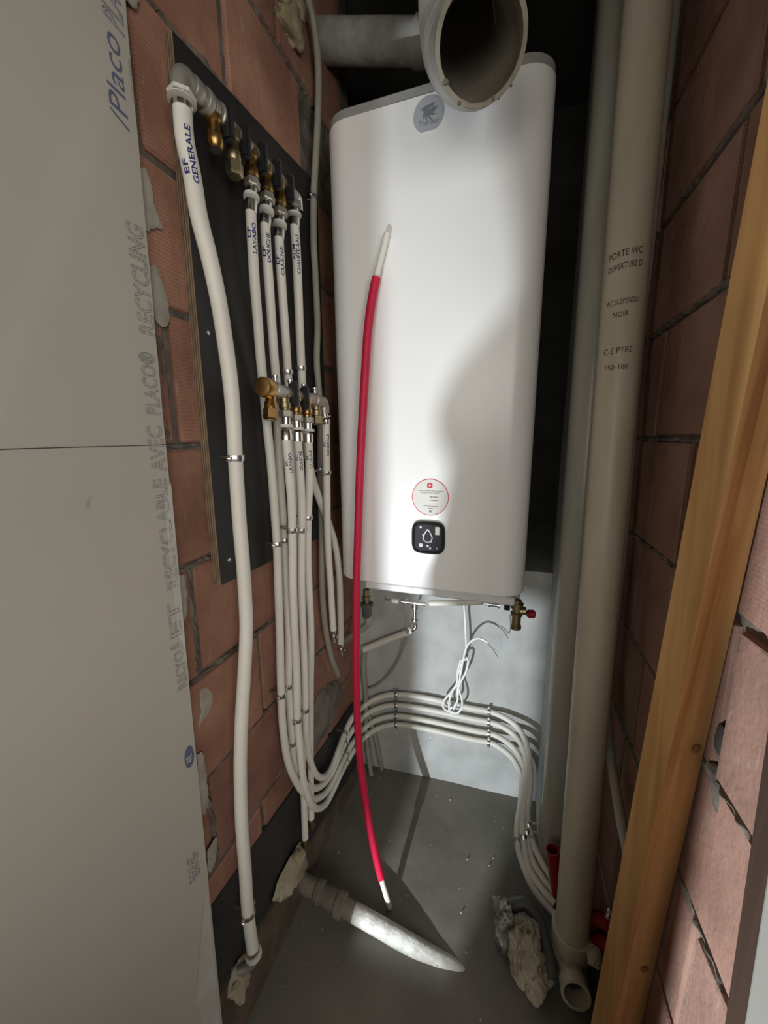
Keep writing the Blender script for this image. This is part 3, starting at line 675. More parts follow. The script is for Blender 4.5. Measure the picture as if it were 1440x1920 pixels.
valve(ml, bxp((-0.458, 0.853, 1.448)[1]), (-0.456, 0.851, 1.409), 'brass_dull', 'cap', 0)
link('elbow', tube([b1 - bd * .01, b1 + bd * .004, b1 + bd * .010 + Vector((0, 0, -.010)), b1 + bd * .010 + Vector((0, 0, -.026))], .0138, 6), 'nickel', parent=ml, smooth=True)

pF, pathF = pipe('water_pipe', 'white pipe marked EC LAVABO under the lower manifold, running down into the lowest loop',
  [(-0.456, 0.713, 1.361), (-0.462, 0.725, 1.294), (-0.472, 0.743, 1.208), (-0.482, 0.753, 1.116), (-0.490, 0.756, 1.007), (-0.498, 0.764, 0.889), (-0.504, 0.771, 0.764), (-0.507, 0.767, 0.640), (-0.507, 0.769, 0.539), (-0.507, 0.775, 0.439), (-0.508, 0.793, 0.358), (-0.509, 0.819, 0.292), (-0.511, 0.855, 0.241), (-0.513, 0.906, 0.205), (-0.515, 0.964, 0.198), (-0.516, 1.022, 0.201), (-0.515, 1.084, 0.200),
   (-0.505, 1.121, 0.215), (-0.512, 1.241, 0.164), (-0.460, 1.258, 0.206), (-0.384, 1.267, 0.238), (-0.262, 1.275, 0.242), (-0.100, 1.285, 0.234), (-0.028, 1.288, 0.236), (0.009, 1.279, 0.233), (0.049, 1.250, 0.234), (0.072, 1.220, 0.227), (0.087, 1.190, 0.209), (0.086, 1.140, 0.174), (0.077, 1.090, 0.121), (0.081, 1.050, 0.088), (0.101, 1.010, 0.063), (0.126, 0.975, 0.048), (0.155, 0.955, 0.039), (0.182, 0.940, 0.033)],
  PR, nut=(-0.456, 0.716, 1.411), texts=(('LAVABO', .030, .044, .0075, -.0042, 'ink_blue'), ('EC', .044, .014, .007, .0050, 'ink_blue')))
pG, pathG = pipe('water_pipe', 'white pipe marked EC DOUCHE under the lower manifold, running into the innermost loop',
  [(-0.456, 0.757, 1.358), (-0.462, 0.770, 1.291), (-0.472, 0.785, 1.200), (-0.482, 0.792, 1.105), (-0.490, 0.794, 0.992), (-0.498, 0.803, 0.868), (-0.504, 0.809, 0.739), (-0.508, 0.809, 0.624), (-0.512, 0.811, 0.535), (-0.515, 0.824, 0.461), (-0.517, 0.844, 0.396), (-0.519, 0.878, 0.332), (-0.520, 0.920, 0.291), (-0.520, 0.969, 0.280), (-0.520, 1.020, 0.297), (-0.518, 1.076, 0.323),
   (-0.508, 1.123, 0.352), (-0.517, 1.243, 0.302), (-0.462, 1.258, 0.344), (-0.383, 1.267, 0.373), (-0.264, 1.275, 0.378), (-0.104, 1.285, 0.367), (-0.033, 1.288, 0.366), (0.016, 1.279, 0.363), (0.061, 1.265, 0.350), (0.088, 1.235, 0.335), (0.103, 1.200, 0.311), (0.111, 1.150, 0.256), (0.105, 1.100, 0.162), (0.121, 1.065, 0.114), (0.144, 1.035, 0.090), (0.181, 1.005, 0.061)],
  PR, nut=(-0.456, 0.758, 1.405), texts=(('DOUCHE', .024, .044, .0075, -.0042, 'ink_blue'), ('EC', .032, .014, .007, .0050, 'ink_blue')))
pH, pathH = pipe('water_pipe', 'white pipe marked EC CUISINE under the lower manifold, dropping straight to the floor edge',
  [(-0.456, 0.805, 1.355), (-0.460, 0.811, 1.300), (-0.468, 0.817, 1.235), (-0.476, 0.819, 1.167), (-0.484, 0.823, 1.068), (-0.490, 0.830, 0.978), (-0.497, 0.842, 0.880), (-0.506, 0.851, 0.778), (-0.517, 0.858, 0.671), (-0.522, 0.856, 0.566), (-0.524, 0.847, 0.429), (-0.522, 0.836, 0.327), (-0.519, 0.824, 0.237)],
  PR, nut=(-0.456, 0.807, 1.402), texts=(('CUISINE', .020, .044, .0075, -.0042, 'ink_black'), ('EC', .030, .014, .007, .0050, 'ink_black')))
bare_end(pH, (-0.519, 0.824, 0.237), PR, 'brass_dull')
pI, pathI = pipe('water_pipe', 'white pipe marked EC GENERALE at far right of lower manifold, ending in a bare fitting',
  [(-0.456, 0.899, 1.400), (-0.462, 0.906, 1.321), (-0.474, 0.924, 1.220), (-0.486, 0.942, 1.126), (-0.494, 0.957, 1.027), (-0.497, 0.969, 0.923), (-0.497, 0.972, 0.835), (-0.496, 0.973, 0.780)],
  PR, nut=b1 + bd * .010 + Vector((0, 0, -.022)), texts=(('GENERALE', .028, .056, .0075, -.0042, 'ink_blue'), ('EC', .046, .014, .007, .0050, 'ink_blue')))
bare_end(pI, (-0.496, 0.973, 0.780), PR)
clip_on(pathF, (-0.477, 0.748, 1.156)[2], PR, 'zinc clip on the EC LAVABO pipe in front of the panel foot')
clip_on(pathG, (-0.477, 0.787, 1.144)[2], PR, 'zinc clip on the EC DOUCHE pipe in front of the panel foot')
clip_on(pathH, (-0.476, 0.819, 1.170)[2], PR, 'zinc clip on the EC CUISINE pipe in front of the panel foot')
clip_on(pathF, (-0.507, 0.766, 0.632)[2], PR, 'zinc clip on the EC LAVABO pipe above the lowest loop', -0.555)
clip_on(pathG, (-0.508, 0.807, 0.625)[2], PR, 'zinc clip on the EC DOUCHE pipe above the innermost loop', -0.555)
clip_on(pathI, (-0.468, 0.916, 1.276)[2], PR, 'zinc clip on the EC GENERALE pipe below its blue lettering')

# beige conduit coming down from the ceiling behind the pipes
pJ, pathJ = pipe('conduit', 'beige conduit from the ceiling down the far left brickwork, cut off low', 
  [(-0.520, 0.991, 2.409), (-0.520, 1.019, 2.394), (-0.520, 1.047, 2.359), (-0.520, 1.060, 2.286), (-0.520, 1.047, 2.173), (-0.520, 1.025, 2.066), (-0.520, 1.005, 1.968), (-0.520, 0.995, 1.868), (-0.520, 0.997, 1.768), (-0.520, 0.997, 1.662), (-0.520, 0.984, 1.564), (-0.520, 0.991, 1.466), (-0.523, 0.989, 1.348), (-0.526, 0.985, 1.241), (-0.526, 0.980, 1.083), (-0.526, 0.969, 0.953), (-0.526, 0.970, 0.849), (-0.526, 0.983, 0.754), (-0.526, 1.012, 0.653), (-0.526, 1.054, 0.565)],
  .0088, 'pipe_grey')
clip_on(pathJ, (-0.520, 1.005, 1.968)[2], .0088, 'zinc clip on the beige conduit beside the upper manifold', -0.555)
clip_on(pathJ, (-0.525, 0.985, 1.266)[2], .0088, 'zinc clip on the beige conduit behind the EC GENERALE pipe', -0.555)

# clips on the loops along the wall foot, on the back wall and on the right
NB = Vector((.065, -1, 0)).normalized()
four = (('EC DOUCHE', pathG, 'highest'), ('EF DOUCHE', pathC, 'second highest'), ('EF LAVABO', pathB, 'third'), ('EC LAVABO', pathF, 'lowest'))
spots = [[Vector(p) for p in ((-0.383, 1.267, 0.373), (-0.383, 1.267, 0.325), (-0.384, 1.267, 0.277), (-0.384, 1.267, 0.238))],
         [Vector(p) for p in ((-0.033, 1.288, 0.366), (-0.031, 1.288, 0.322), (-0.029, 1.288, 0.274), (-0.028, 1.288, 0.236))],
         [Vector(p) for p in ((-0.518, 1.076, 0.323), (-0.518, 1.078, 0.284), (-0.516, 1.079, 0.236), (-0.515, 1.084, 0.200))],
         [Vector(p) for p in ((0.109, 1.085, 0.149), (0.103, 1.075, 0.128), (0.095, 1.060, 0.126), (0.079, 1.065, 0.100))]]
where = ['left row of four on the back wall', 'right row of four on the back wall', 'row of four low on left wall beside the red pipe', 'row of four left of the beige drain pipe']
for k, row in enumerate(spots):
    for (nm, path, rank), sp in zip(four, row):
        i = min(range(1, len(path) - 1), key=lambda q: (path[q] - sp).length); t = path[i + 1] - path[i - 1]
        n = [NB, NB, Vector((1, 0, 0)), Vector((-1, 0, 0))][k]
        so = [.02, .022, .036, .03][k]
        clip(path[i], t, n, PR, '%s clip in the %s' % (rank, where[k]), so)

# ---------------------------------------------------------------- wall-hung water heater
HX0, HX1, HY0, HY1, HZ0, HZ1 = -0.474, 0.048, 0.965, 1.270, 0.952, 2.118
wh = thing('water_heater', 'tall white flat wall-hung electric water heater with grey top and round badge', 'water heater', ((HX0 + HX1) / 2, 1.12, HZ0))
def rr(inset=0.0, rf=.062, rb=.02, n=10):
    x0, x1, y0, y1 = HX0 + inset, HX1 - inset, HY0 + inset, HY1
    pts = []
    for cx, cy, r, a0 in ((x1 - rf, y0 + rf, rf - inset * .5, -90), (x1 - rb, y1 - rb, rb, 0), (x0 + rb, y1 - rb, rb, 90), (x0 + rf, y0 + rf, rf - inset * .5, 180)):
        for k in range(n + 1):
            a = math.radians(a0 + 90 * k / n); pts.append((cx + r * math.cos(a), cy + r * math.sin(a)))
    # the front face bulges very slightly
    out = []
    for x, y in pts: out.append((x, y))
    return out
def stack(levels):
    bm = bmesh.new(); rings = []
    for z, ins in levels: rings.append([bm.verts.new((x, y, z)) for x, y in rr(ins)])
    n = len(rings[0])
    for a, b in zip(rings[:-1], rings[1:]):
        for i in range(n): bm.faces.new((a[i], a[(i + 1) % n], b[(i + 1) % n], b[i]))
    bm.faces.new(rings[0][::-1]); bm.faces.new(rings[-1]); return bm
link('body', stack([(HZ0, .006), (HZ0 + .003, .001), (HZ0 + .008, 0), (HZ1 - .026, 0)]), 'heater_white', parent=wh, smooth=True)
link('top_cap', stack([(HZ1 - .026, .0015), (HZ1 - .006, .0015), (HZ1 - .001, .005), (HZ1, .010)]), 'heater_cap', parent=wh, smooth=True)
link('bottom_trim', box((HX0 + .088, HY0 + .004, HZ0 - .022), (HX1 - .022, HY0 + .27, HZ0 + .001), .004), 'heater_trim', parent=wh)
link('bottom_pan', box((HX0 + .03, HY0 + .03, HZ0 - .010), (HX1 - .01, HY1 - .004, HZ0 + .001), .003), 'heater_cap', parent=wh)
def face_poly(name, pts, m, lift, parent):
    bm = bmesh.new(); v0 = [bm.verts.new((x, HY0 - lift, z)) for x, z in pts]; v1 = [bm.verts.new((x, HY0 + .001, z)) for x, z in pts]
    bm.faces.new(v0); n = len(pts)
    for i in range(n): bm.faces.new((v0[i], v0[(i + 1) % n], v1[(i + 1) % n], v1[i]))
    return link(name, bm, m, parent=parent)
def face_text(s, x, z, w, h, m, parent, lift, slant=0.0, name='lettering'):
    return link(name, flat_text(s, (x, HY0 - lift, z), (1, 0, 0), (0, 0, 1), w, h, slant=slant), m, parent=parent)
# badge: grey disc cut straight at the foot, with a rayed emblem and the maker's word
bx, bz, br = -0.211, 2.052, .0345
pts = [(bx + br * math.cos(a), bz + br * math.sin(a)) for a in [math.radians(-62 + 304 * i / 40) for i in range(41)]]
bd_ = face_poly('badge', pts, 'badge_grey', .0015, wh)
def claw(a0, a1, r0, r1, w):
    c = (bx + .002, bz + .010); out = []; inn = []
    for k in range(9):
        t = k / 8; a = math.radians(a0 + (a1 - a0) * t); r = r0 + (r1 - r0) * t; ww = w * (1 - t) ** .7
        p = (c[0] + r * math.cos(a), c[1] + r * math.sin(a)); q = (-math.sin(a) * ww / 2, math.cos(a) * ww / 2)
        out.append((p[0] + q[0], p[1] + q[1])); inn.append((p[0] - q[0], p[1] - q[1]))
    return out + inn[::-1]
for q_, (a0_, a1_, r1) in enumerate(((170, 236, .022), (196, 262, .0235), (228, 290, .0235), (262, 322, .020), (300, 350, .017))):
    face_poly('emblem_ray', claw(a0_, a1_, .002, r1, .0115), 'badge_dark', .00175 + q_ * .00008, bd_)
face_poly('emblem_ray', [(bx - .018, bz + .012), (bx - .006, bz + .0165), (bx + .014, bz + .019), (bx + .013, bz + .0155), (bx + .002, bz + .010), (bx - .006, bz + .004)], 'badge_dark', .00225, bd_)
face_poly('emblem_ray', [(bx + .006, bz + .009), (bx + .020, bz + .0085), (bx + .021, bz + .0105), (bx + .008, bz + .0115)], 'badge_dark', .00225, bd_)
face_text('Thermor', bx - .021, bz - .020, .044, .0105, 'badge_dark', bd_, .0017)
# round service sticker
sx, sz, sr = -0.197, 1.2065, .0485
def circ(cx, cz, r, n=48): return [(cx + r * math.cos(2 * math.pi * i / n), cz + r * math.sin(2 * math.pi * i / n)) for i in range(n)]
st = face_poly('service_sticker', circ(sx, sz, sr), 'sticker', .0006, wh)
bm = bmesh.new(); a = [bm.verts.new((x, HY0 - .0010, z)) for x, z in circ(sx, sz, sr)]; b = [bm.verts.new((x, HY0 - .0010, z)) for x, z in circ(sx, sz, sr - .0018)]
for i in range(48): bm.faces.new((a[i], a[(i + 1) % 48], b[(i + 1) % 48], b[i]))
link('red_ring', bm, 'sticker_red', parent=st)
def rsq(cx, cz, w, h, r, n=6):
    out = []
    for px, pz, a0_ in ((1, 1, 0), (-1, 1, 90), (-1, -1, 180), (1, -1, 270)):
        for k in range(n + 1):
            a = math.radians(a0_ + 90 * k / n); out.append((cx + px * (w / 2 - r) + r * math.cos(a), cz + pz * (h / 2 - r) + r * math.sin(a)))
    return out
face_poly('red_square', rsq(sx - .001, sz + .0305, .014, .0135, .003), 'sticker_red', .0011, st)
face_poly('red_square_mark', rsq(sx - .001, sz + .0315, .005, .005, .002), 'sticker', .0014, st)
for (x0, w, z) in ((-.030, .064, .0165), (-.024, .049, .0115), (-.0005, .022, .001), (-.0005, .022, -.0075), (-.017, .038, -.0235), (-.006, .016, -.0295)):
    bm = bmesh.new(); k = x0
    while k < x0 + w:
        l = RND.uniform(.003, .008); l = min(l, x0 + w - k); hh = .0022 if x0 == -.0005 else .0012
        add_box(bm, (sx + k + l / 2, HY0 - .0009, sz + z), (1, 0, 0), (0, 1, 0), (0, 0, 1), l, .0004, hh); k += l + .0012
    link('print_line', bm, 'sticker_print', parent=st)
face_poly('print_mark', rsq(sx + .001, sz - .037, .006, .006, .002), 'sticker_print', .0010, st)
# control panel
kx, kz = -0.200, 1.0985
cp = link('control_panel', bmesh.new() if False else (lambda: (lambda bm: bm)(bmesh.new()))(), 'panel_black') if False else None
def sup(cx, cz, w, h, p=4.0, n=56):
    out = []
    for i in range(n):
        a = 2 * math.pi * i / n; c, s = math.cos(a), math.sin(a)
        out.append((cx + w / 2 * math.copysign(abs(c) ** (2 / p), c), cz + h / 2 * math.copysign(abs(s) ** (2 / p), s)))
    return out
bm = bmesh.new(); lv = []
for lift, sc in ((-.001, 1.0), (.006, 1.0), (.0085, .96), (.0085, .86), (.0065, .83)):
    lv.append([bm.verts.new((x, HY0 - lift, z)) for x, z in sup(kx, kz, .090 * sc, .089 * sc)])
n = len(lv[0])
for a, b in zip(lv[:-1], lv[1:]):
    for i in range(n): bm.faces.new((a[i], a[(i + 1) % n], b[(i + 1) % n], b[i]))
bm.faces.new(lv[-1])
cp = link('control_panel', bm, 'panel_black', parent=wh, smooth=True)
def pan(name, pts, m, lift=.0069): return face_poly(name, pts, m, lift, cp)
pan('panel_glass', sup(kx, kz, .072, .071, 8), 'panel_glass', .0067)
bm = bmesh.new(); dp = []
for i in range(40):
    a = 2 * math.pi * i / 40; r = .0135; x = r * math.sin(a) * (1 - .55 * max(0, math.cos(a)) ** 1.2); z = r * math.cos(a) * (1.0 if math.cos(a) < 0 else 1.75)
    dp.append((x, z))
o_ = [bm.verts.new((kx - .001 + x, HY0 - .0073, kz + .001 + z)) for x, z in dp]; i_ = [bm.verts.new((kx - .001 + x * .78, HY0 - .0073, kz + .0005 + z * .82)) for x, z in dp]
for i in range(40): bm.faces.new((o_[i], o_[(i + 1) % 40], i_[(i + 1) % 40], i_[i]))
link('drop_symbol', bm, 'panel_symbol', parent=cp)
pan('panel_label', [(kx + .019, kz + .010), (kx + .030, kz + .010), (kx + .030, kz + .031), (kx + .019, kz + .031)], 'sticker', .0072)
for x, z, r in ((-.020, .028, .003), (-.013, .008, .0025), (-.019, -.021, .0055), (-.001, -.022, .0035), (.006, -.028, .003), (.008, -.010, .002), (.024, -.027, .0022)):
    pan('touch_symbol', circ(kx + x, kz + z, r, 14), 'panel_symbol', .0072)

# fittings hanging under the heater
vl = thing('drain_trap', 'grey trap cup and elbow under left corner of the water heater', 'trap', (-0.442, 1.120, 0.754))
q = Vector((-0.442, 1.120, 0.840))
link('brass_inlet', lathe(q + Vector((0, 0, .02)), (0, 0, -1), [(0, .011), (.02, .011), (.022, .014), (.036, .014), (.038, .009), (.050, .009)], 16), 'brass_dull', parent=vl, smooth=True)
q = Vector((-0.441, 1.120, 0.813))
link('cup', lathe(q, (0, 0, -1), [(0, .020), (.002, .022), (.010, .022), (.012, .019), (.05, .016), (.055, .012)], 20), 'pvc_dark', parent=vl, smooth=True)
link('elbow', tube([Vector((-0.438, 1.120, 0.775)), Vector((-0.436, 1.120, 0.744)), Vector((-0.455, 1.130, 0.716)), Vector((-0.496, 1.150, 0.679)), Vector((-0.575, 1.190, 0.608))], .0125, 8), 'pipe_grey', parent=vl, smooth=True)

tt = thing('tee_fitting', 'chrome tee fitting with short white pipe ends hanging under the middle of the heater', 'fitting', (-0.267, 1.100, 0.744))
hz = Vector((-0.269, 1.100, 0.847))
bm = bmesh.new()
add_lathe(bm, Vector((-0.315, 1.100, 0.844)), (1, 0, .0), [(0, .0055), (.012, .0055), (.0125, .0105), (.017, .0105), (.0175, .0065), (.055, .0065), (.0555, .0105), (.060, .0105), (.0605, .0055), (.08, .0055)], 14)
add_lathe(bm, hz, (0, 0, -1), [(0, .006), (.014, .006), (.0145, .011), (.020, .011), (.0205, .006), (.058, .006), (.0585, .0105), (.063, .0105), (.0635, .005)], 14)
link('tee_body', bm, 'chrome', parent=tt, smooth=True)
q0 = Vector((-0.267, 1.100, 0.772))
link('elbow', tube([q0, q0 + Vector((0, 0, -.010)), q0 + Vector((-.006, -.004, -.018)), q0 + Vector((-.020, -.014, -.020))], .0072, 5), 'chrome', parent=tt, smooth=True)
link('end_ring', lathe(q0 + Vector((-.014, -.010, -.019)), (-.8, -.6, -.05), [(0, .008), (.001, .0115), (.006, .0115), (.007, .007)], 14), 'ring_plastic', parent=tt, smooth=True)
link('short_pipe', lathe(Vector((-0.344, 1.100, 0.842)), (1, 0, 0), [(0, .0082), (.020, .0082)], 14), 'pipe_white', parent=tt, smooth=True)
link('bare_end', lathe(Vector((-0.369, 1.100, 0.842)), (1, 0, 0), [(0, .004), (.003, .004), (.0032, .009), (.007, .009), (.0072, .004), (.018, .004)], 12), 'chrome', parent=tt, smooth=True)
link('short_pipe', tube([Vector((-0.221, 1.100, 0.849)), Vector((-0.163, 1.090, 0.862)), Vector((-0.098, 1.075, 0.879)), Vector((-0.060, 1.065, 0.891))], .0085, 6), 'pipe_white', parent=tt, smooth=True)

cf = thing('cold_fitting', 'small chrome coupling under the heater just left of its brass valve', 'fitting', (-0.022, 1.060, 0.882))
link('body', lathe(Vector((-0.052, 1.060, 0.888)), (1, 0, .0), [(0, .005), (.010, .005), (.0105, .009), (.015, .009), (.0155, .006), (.034, .006), (.0345, .009), (.04, .009)], 14), 'chrome', parent=cf, smooth=True)
link('black_nut', hexlathe(Vector((-0.000, 1.060, 0.887)), (1, 0, 0), [(0, .009), (.002, .0105), (.014, .0105), (.016, .009)]), 'black_plastic', parent=cf)

sv = thing('safety_valve', 'brass safety valve with red knob under right corner of the water heater', 'valve', (0.040, 1.050, 0.808))
q = Vector((0.034, 1.050, 0.904))
link('valve_body', lathe(q + Vector((0, 0, .012)), (0, 0, -1), [(0, .011), (.008, .011), (.009, .017), (.024, .017), (.026, .012), (.036, .012), (.038, .016), (.046, .016), (.048, .0125), (.075, .0125), (.076, .0145), (.086, .0145), (.088, .011)], 18), 'brass_dull', parent=sv, smooth=True)
link('side_boss', lathe(q + Vector((.008, 0, -.020)), (1, 0, .1), [(0, .011), (.016, .011), (.018, .008)], 14), 'brass_dull', parent=sv, smooth=True)
link('red_knob', lathe(q + Vector((.026, 0.004, -.028)), (1, .2, 0), [(0, .007), (.004, .0115), (.020, .0115), (.023, .008)], 14), 'red_sleeve', parent=sv, smooth=True)

# power cable, tied up in a bundle in front of the back wall
pc = thing('power_cable', 'white power cable hanging under the heater, folded and tied into a bundle', 'cable', (-0.168, 1.251, 0.348))
def cab(pts, r=.0038): return tube(pts, r, 8, 10)
link('cable_run', cab([Vector(p) for p in ((-0.131, 1.200, 0.842), (-0.129, 1.253, 0.757), (-0.124, 1.254, 0.687), (-0.120, 1.254, 0.626), (-0.125, 1.254, 0.590), (-0.133, 1.251, 0.563), (-0.146, 1.247, 0.514), (-0.149, 1.247, 0.477), (-0.175, 1.245, 0.435), (-0.194, 1.244, 0.403), (-0.195, 1.244, 0.378), (-0.177, 1.245, 0.366), (-0.162, 1.244, 0.388))]), 'cable_white', parent=pc, smooth=True)
link('cable_tail', cab([Vector(p) for p in ((-0.129, 1.243, 0.579), (-0.119, 1.239, 0.633), (-0.101, 1.230, 0.669), (-0.079, 1.221, 0.688), (-0.059, 1.218, 0.687), (-0.045, 1.217, 0.680))]), 'cable_white', parent=pc, smooth=True)
for k, pts in enumerate((((-0.136, 1.245, 0.585), (-0.146, 1.244, 0.537), (-0.147, 1.242, 0.491), (-0.167, 1.241, 0.444), (-0.173, 1.240, 0.404), (-0.171, 1.241, 0.371), (-0.161, 1.241, 0.362)),
                         ((-0.129, 1.248, 0.584), (-0.133, 1.253, 0.547), (-0.139, 1.253, 0.503), (-0.144, 1.242, 0.457), (-0.143, 1.240, 0.424), (-0.150, 1.240, 0.401), (-0.157, 1.239, 0.382)),
                         ((-0.118, 1.244, 0.597), (-0.110, 1.244, 0.582), (-0.116, 1.242, 0.544), (-0.130, 1.239, 0.507), (-0.140, 1.238, 0.474), (-0.128, 1.239, 0.433), (-0.127, 1.239, 0.398), (-0.143, 1.240, 0.369), (-0.165, 1.239, 0.371)))):
    link('cable_loop', cab([Vector(p) for p in pts]), 'cable_white', parent=pc, smooth=True)
q = Vector((-0.124, 1.249, 0.589))
link('tie', lathe(q + Vector((0, -.002, .003)), (.15, 0, -1), [(0, .0095), (.001, .0105), (.006, .0105), (.007, .0095)], 14), 'cable_white', parent=pc, smooth=True)
for k, (m_, pts) in enumerate((('cable_blue', ((-0.047, 1.216, 0.680), (-0.032, 1.209, 0.673), (-0.015, 1.210, 0.660), (-0.008, 1.211, 0.653), (-0.005, 1.211, 0.680), (-0.009, 1.211, 0.718))), ('cable_brown', ((-0.047, 1.216, 0.678), (-0.028, 1.210, 0.662), (-0.017, 1.210, 0.646), (-0.010, 1.211, 0.635))))):
    link('bare_wire', tube([Vector(p) for p in pts], .0013, 6, 6), m_, parent=pc, smooth=True)

# thin grey hose and the conduits in the left corner of the back wall
t_ = thing('drain_hose', 'thin grey hose hanging in a curve from the tee to the left back corner', 'hose', (-0.499, 1.259, 0.376))
link('tube', tube([Vector(p) for p in ((-0.295, 1.160, 0.777), (-0.323, 1.241, 0.697), (-0.343, 1.254, 0.630), (-0.364, 1.268, 0.552), (-0.395, 1.272, 0.483), (-0.435, 1.272, 0.424), (-0.473, 1.269, 0.387), (-0.515, 1.266, 0.365))], .0042, 8, 10), 'pipe_grey', parent=t_, smooth=True)
t_ = thing('conduit', 'beige conduit bent from the slanting sleeve down the back left corner to the floor', 'conduit', (-0.484, 1.238, 0.000))
link('slanting_sleeve', tube([Vector((-0.336, 1.260, 0.647)), Vector((-0.428, 1.258, 0.598)), Vector((-0.511, 1.254, 0.550))], .0125, 4), 'pipe_white', parent=t_, smooth=True)
link('tube', tube([Vector(p) for p in ((-0.508, 1.259, 0.556), (-0.515, 1.260, 0.494), (-0.516, 1.260, 0.424), (-0.511, 1.261, 0.365), (-0.511, 1.263, 0.278), (-0.510, 1.259, 0.157), (-0.499, 1.249, 0.080), (-0.482, 1.233, 0.002))], .0095, 8), 'pipe_grey', parent=t_, smooth=True)
t_ = thing('conduit', 'short beige conduit beside it, leaning right from behind the red pipe to the floor', 'conduit', (-0.449, 1.270, 0.000))
link('tube', tube([Vector(p) for p in ((-0.512, 1.266, 0.287), (-0.493, 1.267, 0.230), (-0.473, 1.265, 0.149), (-0.457, 1.264, 0.066), (-0.449, 1.271, 0.002))], .0085, 8), 'pipe_grey', parent=t_, smooth=True)
# round plug left in a formwork hole of the back wall
t_ = thing('wall_plug', 'small round plug in the concrete back wall below the four pipes', 'plug', (-0.249, 1.296, 0.187))
p = Vector((-0.249, 1.296, 0.187))
link('rim', lathe(p - NB * .004, NB, [(0, .014), (.0055, .014), (.006, .011), (.003, .0105)], 20, False), 'concrete_wall', parent=t_, smooth=True)
link('disc', lathe(p - NB * .004, NB, [(0, .0108), (.004, .0108)], 16), 'pipe_grey', parent=t_)
link('screw', lathe(p, NB, [(0, .004), (.003, .0035), (.004, .001)], 8), 'zinc', parent=t_)

# ---------------------------------------------------------------- red sheathed pipe leaning on the heater
rp = thing('red_sheathed_pipe', 'white pipe in bright red sheath standing on floor and leaning against the heater', 'pipe', (-0.271, 0.829, 0.000))
rpts = [Vector(p) for p in ((-0.305, 0.953, 1.830), (-0.317, 0.950, 1.786), (-0.331, 0.947, 1.738), (-0.344, 0.944, 1.680), (-0.354, 0.940, 1.607), (-0.362, 0.937, 1.507), (-0.371, 0.934, 1.389), (-0.380, 0.931, 1.251), (-0.387, 0.928, 1.105), (-0.393, 0.925, 0.984), (-0.395, 0.918, 0.842), (-0.395, 0.908, 0.698), (-0.391, 0.898, 0.549), (-0.380, 0.886, 0.417), (-0.362, 0.874, 0.304), (-0.338, 0.858, 0.196), (-0.312, 0.843, 0.109), (-0.291, 0.834, 0.051), (-0.273, 0.827, 0.006))]
rpath = catmull(rpts, 8); i0 = min(range(len(rpath)), key=lambda i: (rpath[i] - rpts[2]).length); i1 = min(range(len(rpath)), key=lambda i: (rpath[i] - Vector((-0.303, 0.839, 0.083))).length)
link('inner_pipe', add_tube(bmesh.new(), rpath, .0078, 14), 'pipe_white', parent=rp, smooth=True)
link('red_sheath', add_tube(bmesh.new(), rpath[i0:i1 + 1], .0108, 16), 'red_sheath', parent=rp, smooth=True)
link('grey_tip', add_tube(bmesh.new(), rpath[i1 + 10:], .0082, 14), 'pipe_grey', parent=rp, smooth=True)

# ---------------------------------------------------------------- fibre-cement vent pipe mouth hanging in front of the heater
vc = Vector((-0.085, 0.760, 1.981)); vax = Vector((0.27, -0.80, -0.50)).normalized()
vp = thing('vent_pipe', 'wide grey vent pipe with open dirty mouth hanging in front of heater top', 'pipe', vc)
bend = [vc + vax * .02, vc - vax * .03, vc - vax * .08 + Vector((-.004, 0, .012)), vc - vax * .13 + Vector((-.012, 0, .05)), vc - vax * .16 + Vector((-.015, 0, .13)), vc - vax * .17 + Vector((-.016, .0, .30)), vc - vax * .17 + Vector((-.016, .0, .66))]
bp_ = catmull(bend, 6)
link('outer_wall', add_tube(bmesh.new(), bp_, .072, 40, False), 'cement_pipe', parent=vp, smooth=True)
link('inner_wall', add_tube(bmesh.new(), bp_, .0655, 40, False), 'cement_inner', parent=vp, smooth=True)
T_, N_ = frames(bp_); bm = bmesh.new(); ro, ri = [], []
for k in range(48):
    a = 2 * math.pi * k / 48; dv = N_[0] * math.cos(a) + T_[0].cross(N_[0]) * math.sin(a)
    j = .003 * noise.noise(dv * 6) + .0015 * noise.noise(dv * 20)
    ro.append(bm.verts.new(bp_[0] + dv * (.0725) + vax * j)); ri.append(bm.verts.new(bp_[0] + dv * .0650 + vax * j))
for k in range(48): bm.faces.new((ro[k], ro[(k + 1) % 48], ri[(k + 1) % 48], ri[k]))
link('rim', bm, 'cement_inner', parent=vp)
bm = bmesh.new()
for k in range(18):
    a = RND.uniform(0, 2 * math.pi); dv = N_[0] * math.cos(a) + T_[0].cross(N_[0]) * math.sin(a)
    if dv.z > -0.25: continue
    b2 = lump(bp_[0] + dv * RND.uniform(.066, .0735) + vax * .002, (RND.uniform(.0015, .0045),) * 3, .5, 200, 2, k)
    me = bpy.data.meshes.new('t'); b2.to_mesh(me); b2.free(); bm.from_mesh(me); bpy.data.meshes.remove(me)
link('mortar_crumbs', bm, 'grime', parent=vp, kind='stuff')
# horizontal duct in the dark behind it
hd0, hd1 = Vector((-0.610, 1.160, 2.449)), Vector((-0.240, 1.160, 2.342))
hd = thing('horizontal_duct', 'dark grey horizontal duct crossing above the heater to the vent pipe', 'duct', (hd0 + hd1) / 2)
link('tube', lathe(hd0, hd1 - hd0, [(0, .045), ((hd1 - hd0).length, .045)], 28), 'cement_pipe', parent=hd, smooth=True)
link('coupling', lathe(hd1 - (hd1 - hd0).normalized() * .05, hd1 - hd0, [(0, .046), (.001, .05), (.05, .05), (.051, .046)], 28), 'cement_pipe', parent=hd, smooth=True)

